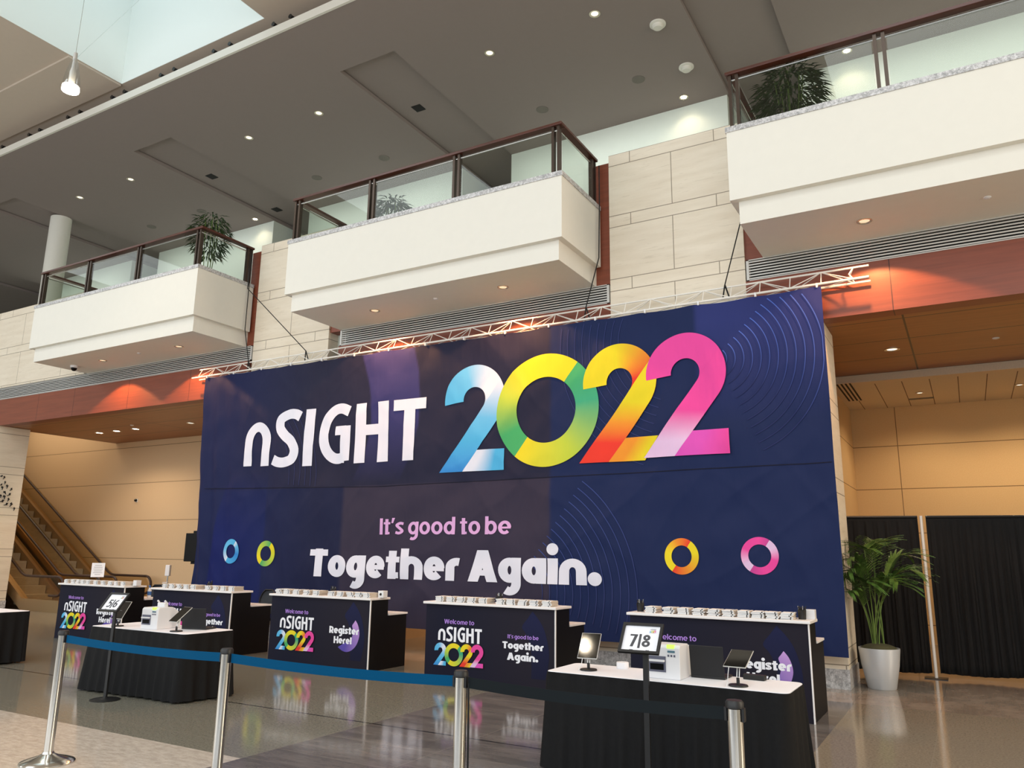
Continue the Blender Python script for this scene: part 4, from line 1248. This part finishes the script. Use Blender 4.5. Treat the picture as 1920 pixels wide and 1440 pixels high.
# tablets on weighted stands
def tablet(x, y, rz, label, tilt=-56, cable=True):
    t = thing('tablet_stand', label, 'tablet', (x, y, .7505), rz, 'tablets on stands')
    b = MB(); b.lathe([(.07, 0), (.072, .004), (.068, .012), (.02, .014)], 0, 0, 28); b.build('base', 'black_metal', t, smooth=True)
    b = MB()
    for dx in (-.009, .009): b.tube([(dx, 0, .05), (dx, .02, .12), (dx, .03, .19)], .004, 8)
    b.build('stem', 'steel', t, smooth=True)
    b = MB(); b.tube([(0, 0, .01), (0, .0, .06)], .012, 10); b.build('hinge', 'black_plastic', t, smooth=True)
    R = Matrix.Translation((0, .035, .19)) @ Matrix.Rotation(math.radians(tilt), 4, 'X')
    b = MB(); b.box(-.085, -.004, -.123, .085, .004, .123, 0, R); body = b.build('tablet_body', 'aluminium', t, bevel=.003)
    b = MB(); b.box(-.081, -.0055, -.118, .081, -.0035, .118, 0, R); b.build('screen', 'tablet_glass', body)
    if cable:
        p = R @ Vector((-.04, 0, -.125))
        b = MB(); b.tube([p, p + Vector((-.005, -.01, -.05)), (-.06, -.06, .03), (-.065, -.075, .003)], .003, 6); b.build('charging_cable', 'white_plastic', t, smooth=True)


tablet(-1.59, 6.14, -.05, 'dark tablet on a stand at the right end of the right table', -66)
tablet(-2.85, 6.24, .15, 'tablet on a stand at the left end of the right table', -40)
tablet(-8.17, 6.3, -.1, 'dark tablet on a stand at the right end of the left table', -50, False)
tablet(-9.27, 6.29, .2, 'tablet on a stand behind the 5|6 sign, left table', -35)


def laptop(x, y, rz, label, w2=.165):
    t = thing('laptop', label, 'laptop', (x, y, .7505), rz, 'open laptops on the tables')
    b = MB(); b.box(-w2, 0, 0, w2, .23, .018); b.build('base', 'black_plastic', t, bevel=.004)
    b = MB(); b.box(-w2 + .03, .06, .018, w2 - .03, .17, .021); b.build('keyboard', 'laptop_grey', t)
    R = Matrix.Translation((0, .004, .016)) @ Matrix.Rotation(math.radians(8), 4, 'X')
    b = MB(); b.box(-w2, -.004, 0, w2, .004, .235, 0, R); ld = b.build('lid', 'laptop_grey', t, bevel=.004)
    b = MB(); b.box(-w2 + .015, .0035, .015, w2 - .015, .0055, .22, 0, R); b.build('screen', 'dark_screen', ld)


laptop(-1.885, 6.37, 0, 'black laptop with its back to us on the right table, beside the printer', .135)
laptop(-8.22, 6.58, .3, 'grey laptop with its back to us on the left table, behind the tablet')
b = MB(); b.box(-.085, -.03, 0, .085, .03, .04); o = b.build('power_adapter', 'black_plastic', bevel=.006); o.location = (-1.56, 6.53, .7505); o.rotation_euler = (0, 0, -.1)
tag(o, 'black block of a power adapter on the right table behind the right tablet', 'power adapter')
b = MB(); b.lathe([(.02, 0), (.05, 0), (.052, .004), (.052, .046), (.05, .05), (.02, .05), (.019, .046), (.019, .004), (.02, 0)], 0, 0, 28); o = b.build('label_roll', 'paper', smooth=True); o.location = (-2.66, 6.52, .7505)
tag(o, 'white roll of labels lying on the right table left of the sign', 'label roll')


# ------------------------------------------------------------------ stanchions with belts
SX = [(-6.6, 4.0), (-4.565, 3.95), (-2.645, 4.01), (-1.045, 3.95)]


def stanchion(i, label):
    x, y = SX[i]
    t = thing('stanchion', label, 'stanchion', (x, y, 0), 0, 'belt stanchions')
    b = MB(); b.lathe([(.2, 0), (.203, .008), (.195, .016), (.14, .034), (.08, .052), (.045, .07), (.04, .085)], 0, 0, 40); b.build('base', 'chrome', t, smooth=True)
    b = MB(); b.lathe([(.036, .07), (.036, .985)], 0, 0, 28); b.build('post', 'chrome', t, smooth=True)
    b = MB(); b.lathe([(.037, .98), (.043, .984), (.043, 1.008), (.036, 1.018), (0, 1.02)], 0, 0, 28); b.box(-.047, -.018, .925, -.035, .018, .985); b.box(.035, -.018, .925, .047, .018, .985)
    b.build('belt_cassette', 'black_plastic', t, smooth=True)
    if i == 2:
        b = MB(); b.box(.05, -.012, .33, .075, .012, .43); b.build('belt_clip', 'black_plastic', t)
        b = MB(); b.tube([(.052, 0, .95), (.058, 0, .7), (.06, 0, .43)], .006, 6); b.build('hanging_cord', 'black_elastic', t)
    if i < 3:
        x1, y1 = SX[i + 1]; rows = []; n_ = 24
        for k in range(n_ + 1):
            u = k / n_; s_ = .018 * 4 * u * (1 - u)
            p = Vector((.05 + (x1 - x - .1) * u, (y1 - y) * u, 0)); rows.append([(p.x, p.y - .001, .925 - s_), (p.x, p.y - .001, .985 - s_)])
        b = MB(); vs = [q for r in rows for q in r]; b.add(vs, [(2 * k, 2 * k + 2, 2 * k + 3, 2 * k + 1) for k in range(n_)])
        o = b.build('belt', 'belt_blue' if i < 2 else 'belt_black', t); md = o.modifiers.new('thickness', 'SOLIDIFY'); md.thickness = .002
        o['label'] = 'blue retractable belt' if i < 2 else 'dark grey retractable belt'


for i, l in enumerate(['steel stanchion at the left with its round foot in view, blue belt', 'steel stanchion in front of the left skirted table\'s right end',
                       'steel stanchion before the Together Again counter, with a black cord', 'steel stanchion in front of the right skirted table']): stanchion(i, l)

# ------------------------------------------------------------------ palm in planter, drape, pipe
t = thing('potted_palm', 'tall green palm in a silver planter by the black drape', 'plant', (-1.2, 12.03, 0))
b = MB(); b.lathe([(.17, 0), (.178, .01), (.235, .3), (.258, .5), (.258, .52), (.24, .52), (.235, .48)], 0, 0, 40); b.build('planter', 'planter_grey', t, smooth=True)
b = MB(); rows = [(0, .585), (.08, .575), (.16, .555), (.215, .53), (.237, .505)]; b.lathe(rows, 0, 0, 24); b.build('moss_top', 'moss', t, smooth=True)


def frond(az, reach, height, droop, root, nleaf=24, ll=.40, tilt=0):
    P = []
    for k in range(13):
        u = k / 12; rr = reach * (u ** 1.5); z = .5 + (height - .5) * math.sin(min(1, u * 1.02) * PI / 2 * 1.0) - droop * .7 * max(0, u - .6) ** 2 * 4
        P.append(Vector((root[0] + rr * math.cos(az), root[1] + rr * math.sin(az), z)))
    b = MB(); b.tube(P, .009, 6, 0, True, .003)
    o = b.build('stem', 'stem_green', t, smooth=True)
    b = MB()
    for k in range(nleaf):
        u = .48 + .52 * k / (nleaf - 1); f = u * 12; i = min(11, int(f)); p = P[i].lerp(P[i + 1], f - i); d = (P[i + 1] - P[i]).normalized()
        sd = d.cross(Vector((0, 0, 1))).normalized()
        for s_ in (-1, 1):
            L = ll * (.45 + .75 * math.sin(PI * (.12 + .8 * k / nleaf))) * random.uniform(.85, 1.1)
            dr = (d * .75 + sd * s_ * .8 + Vector((0, 0, .18))).normalized(); w_ = .012
            up_ = Vector((0, 0, 1)); q = [p]
            for j in range(1, 5):
                e = j / 4; q.append(p + dr * L * e + Vector((0, 0, -.34 * L * e * e)))
            wv = dr.cross(up_).normalized(); vs = []
            for j, c_ in enumerate(q):
                if c_.x < -.33 and c_.y > -.46: c_.x = -.33
                if c_.x < -.27 and c_.y < -.58: c_.y = -.58
                ww = w_ * (.5, 1, .95, .6, .06)[j]; vs += [c_ - wv * ww, c_ + wv * ww + Vector((0, 0, -.004))]
            b.add(vs, [(2 * j, 2 * j + 2, 2 * j + 3, 2 * j + 1) for j in range(4)])
    b.build('frond', 'palm_leaf', t)


fr = [(4.0, .5, 1.75, .15), (1.9, .3, 1.9, .1), (3.9, .55, 1.5, .18), (-.2, .62, 1.62, .22), (.5, .5, 1.8, .14), (-.7, .5, 1.5, .2), (1.3, .35, 1.95, .08), (-1.6, .35, 1.45, .15),
      (-2.2, .4, 1.6, .15), (4.2, .45, 1.3, .1), (.1, .45, 1.4, .14), (4.5, .35, 1.85, .06)]
for k, (a, r, h, d) in enumerate(fr): frond(a, r, h, d, (.07 * math.cos(a * 1.7 + k), .07 * math.sin(a * 1.7 + k)))

t = thing('drape_pole', 'white upright pole between the two black drapes', 'pole', (-.61, 13.48, 0))
b = MB(); b.tube([(0, 0, .01), (0, 0, 2.34)], .022, 12); b.build('upright', 'truss_white', t, smooth=True)
b = MB(); b.box(-.15, -.15, 0, .15, .15, .008); b.build('base_plate', 'black_metal', t)


def drape(x0, y0, x1, y1, label, ph):
    L = math.hypot(x1 - x0, y1 - y0); n_ = int(L / .018); vs = []; lv = [2.31, 2.27, 2.25, 2.1, 1.6, 1.1, .6, .2, .06]
    for z in lv:
        e = (2.31 - z) / 2.25
        for i in range(n_ + 1):
            s_ = L * i / n_; f = math.sin(s_ * 2 * PI / .14 + 1.8 * math.sin(s_ * 2.9 + ph + e)) * .5 + .3 * math.sin(s_ * 2 * PI / .057 + ph * 2 + e * 1.3)
            a = .012 + .04 * min(1, e * 2) if z < 2.26 else .004
            vs.append((x0 + (x1 - x0) * i / n_ - a * f * 0, y0 + (y1 - y0) * i / n_ + a * f - .0, z + (.01 * math.sin(s_ * 5 + ph) if z < .1 else 0)))
    b = MB(); b.add(vs, [tuple((j * (n_ + 1) + i, (j + 1) * (n_ + 1) + i, (j + 1) * (n_ + 1) + i + 1, j * (n_ + 1) + i + 1)) for j in range(len(lv) - 1) for i in range(n_)])
    t = thing('curtain', label, 'curtain', (x0, y0, 0), 0, 'black pipe and drape curtains')
    o = b.build('fabric', 'drape_fabric', t, smooth=True, org=t.location); md = o.modifiers.new('thickness', 'SOLIDIFY'); md.thickness = .004
    b = MB(); b.tube([(x0, y0, 2.325), (x1, y1, 2.325)], .02, 8); b.build('top_rail', 'black_metal', t, org=t.location)


drape(-1.98, 13.32, -.66, 13.52, 'black floor length drape behind the potted palm', 0)
drape(-.55, 13.54, 3.2, 14.1, 'black floor length drape right of the white pole', 2)

# ------------------------------------------------------------------ balcony plants
def bamboo(x, y, z, r, h, label, n_=230):
    t = thing('balcony_plant', label, 'plant', (x, y, z), 0, 'leafy plants on the balconies')
    b = MB(); b.lathe([(.17, 0), (.2, .3), (.2, .32), (.18, .32), (.175, .28), (0, .28)], 0, 0, 20); b.build('pot', 'pot_dark', t, smooth=True)
    b = MB()
    for k in range(7):
        a = k * 2.4; b.tube([(.05 * math.cos(a), .05 * math.sin(a), .25), (r * .45 * math.cos(a), r * .45 * math.sin(a), h * .9)], .009, 5)
    b.build('stem', 'stem_green', t)
    b = MB()
    for k in range(n_):
        a = random.uniform(0, 2 * PI); v = random.uniform(-1, 1); q = random.uniform(.45, 1) ** .6
        c_ = Vector((r * q * math.sqrt(1 - v * v) * math.cos(a), r * q * math.sqrt(1 - v * v) * math.sin(a), h * .75 + h * .25 * q * v))
        d = Vector((math.cos(a), math.sin(a), random.uniform(-.9, .4))).normalized(); L = random.uniform(.13, .24); w_ = d.cross(Vector((0, 0, 1))).normalized() * .019
        e = c_ + d * L + Vector((0, 0, -.05)); mid = c_ + d * L * .45
        b.add([c_, mid - w_, e, mid + w_], [(0, 1, 2, 3)])
    b.build('foliage', 'leaf', t)


bamboo(-14.1, 10.72, 6.901, .4, 2.26, 'bushy green plant at the right corner of the left balcony, above its rail', 520)
bamboo(-8.96, 10.8, 6.901, .34, 1.48, 'dark leafy plant behind the glass of the middle balcony', 520)
bamboo(-1.64, 10.75, 6.901, .44, 1.81, 'large bushy plant behind the glass of the right balcony', 760)

# ------------------------------------------------------------------ escalators
def escalator(y0, y1, xn, label):
    t = thing('escalator', label, 'escalator', (xn, (y0 + y1) / 2, 0), 0, 'escalators')
    org = t.location; sl = math.tan(math.radians(30)); xb = xn - 1.75; xe = -33
    def zr(x, flat): return flat if x > xb else flat + (xb - x) * sl
    for y in (y0, y1):
        z1 = .93; P = []
        for k in range(9):
            a = -PI / 2 + PI * k / 8; P.append((xn - .25 + .25 * math.cos(a), y, z1 - .25 + .25 * math.sin(a)))
        P = [(xn - .6, y, z1 - .5)] + P
        for k in range(6): P.append((xb + .5 - k * .1, y, z1 + .0 + .0 * k))
        for k in range(1, 6): P.append((xb - k * .1, y, z1 + sl * .1 * k * k / 5 * .6))
        P.append((xe, y, z1 + (xb - .2 - xe) * sl))
        b = MB(); b.tube(P, .035, 8); b.build('handrail', 'handrail_rubber', t, org=org, smooth=True)
        b = MB()
        pl = [(xn - .15, .3), (xn - .1, .68), (xn - .25, .9), (xb, .9), (xe, .9 + (xb - xe) * sl), (xe, .3 + (xb - xe) * sl), (xb, .3)]
        for dy in (-.006, .006): b.add([(x, y + dy, z) for x, z in pl], [tuple(range(7))])
        b.build('glass_panel', 'bronze_glass', t, org=org)
        b = MB(); h = .32
        for (xa, za), (xc, zc) in zip([(xn + .1, .0), (xn, h), (xb, h)], [(xn, h), (xb, h), (xe, h + (xb - xe) * sl)]):
            b.add([(xa, y - .09, za), (xc, y - .09, zc), (xc, y + .09, zc), (xa, y + .09, za), (xa, y - .09, max(0, za - .34)), (xc, y - .09, max(0, zc - .34)), (xc, y + .09, max(0, zc - .34)), (xa, y + .09, max(0, za - .34))],
                  [(0, 1, 2, 3), (0, 4, 5, 1), (3, 2, 6, 7), (4, 7, 6, 5)])
        b.build('deck', 'brass', t, org=org)
    b = MB(); x = xb + .9; z = .02; k = 0
    lp = MB(); lp.box(xb + .92, y0 + .1, .0, xn + .2, y1 - .1, .02); lp.build('landing_plate', 'aluminium', t, org=org)
    while x > xe + 1:
        rise = .0 if k < 2 else min(.23, .07 * k)
        z += rise; b.box(x - .42, y0 + .1, z - .25 if z > .25 else 0, x, y1 - .1, z + .02); x -= .4; k += 1
    b.build('steps', 'step_grey', t, org=org)


escalator(14.05, 15.12, -20.95, 'far escalator along the beige back wall at the left')
escalator(12.75, 13.8, -21.35, 'near escalator rising behind the left stone pier')

# dark bird figures on the stone pier, monitor, dispenser, wall camera
bm0 = None
for k, (y, z) in enumerate([(11.965, 3.628), (12.013, 3.495), (11.963, 3.34), (12.087, 3.389), (12.052, 3.225), (12.164, 3.158), (12.2, 3.312), (11.989, 2.964), (12.057, 3.09), (12.169, 3.021), (12.117, 2.882), (12.262, 2.885), (12.366, 2.775), (11.872, 3.665), (11.953, 3.112), (11.9, 3.42), (11.86, 3.2)]):
    if bm0 is None:
        b = MB(); b.tube([(.03, -.06, -.03), (.03, 0, 0), (.03, .05, .02)], .014, 6)
        for s_ in (-1, 1): b.add([(.03, -.02, 0), (.03, .035, .01), (.05, .02 + s_ * .02, .06 + s_ * .03), (.045, -.03, .05 + s_ * .02)], [(0, 1, 2, 3)])
        bm0 = b.build('bird_figure', 'black_plastic'); o = bm0
    else: o = bm0.copy(); C.objects.link(o)
    o.location = (-23.605, y, z); o.rotation_euler = (random.uniform(-1.5, 1.5), 0, 0); q = random.uniform(.55, .9); o.scale = (1, q, q)
    tag(o, 'small dark bird figure in the flock fixed to the left stone pier', 'bird figure', 'flock of bird figures on the stone pier')
t = thing('monitor_stand', 'black monitor on a stand half hidden behind the banner\'s left edge', 'monitor', (-16.25, 13.0, 0), .12)
b = MB(); b.box(-.5, -.03, 1.42, .5, .03, 2.1); b.build('screen', 'tv_black', t, bevel=.01)
b = MB(); b.box(-.32, .03, 1.36, .5, .09, 2.16); b.build('mount', 'tv_black', t)
b = MB(); b.tube([(.3, .06, .02), (.3, .06, 1.6)], .03, 10); b.build('pole', 'black_metal', t)
b = MB(); b.box(.0, -.25, 0, .6, .35, .02); b.build('base', 'black_metal', t)
t = thing('sanitizer_stand', 'white hand sanitizer dispenser on a thin stand near the back wall', 'sanitizer dispenser', (-16.72, 12.5, 0), .5)
b = MB(); b.lathe([(.15, 0), (.15, .012), (.02, .02)], 0, 0, 24); b.build('base', 'steel', t)
b = MB(); b.tube([(0, 0, .015), (0, 0, 1.2)], .016, 8); b.build('pole', 'steel', t)
b = MB(); b.box(-.055, -.06, 1.08, .055, .04, 1.34); b.build('dispenser', 'white_plastic', t, bevel=.015)
b = MB(); b.box(-.06, -.12, .93, .06, -.02, .94); b.tube([(0, 0, .95), (0, -.05, .935)], .006, 6); b.build('drip_tray', 'white_plastic', t)
t = thing('wall_camera', 'small dark camera on the beige back wall left of the banner', 'camera', (-22.59, 15.5, 3.21))
b = MB(); b.box(-.04, -.03, -.06, .04, 0, .04); b.build('bracket', 'white_plastic', t)
b = MB(); b.lathe([(.0, -.05), (.035, -.04), (.048, 0), (.035, .03), (0, .04)], 0, -.055, 16); b.build('dome', 'dark_screen', t, smooth=True)
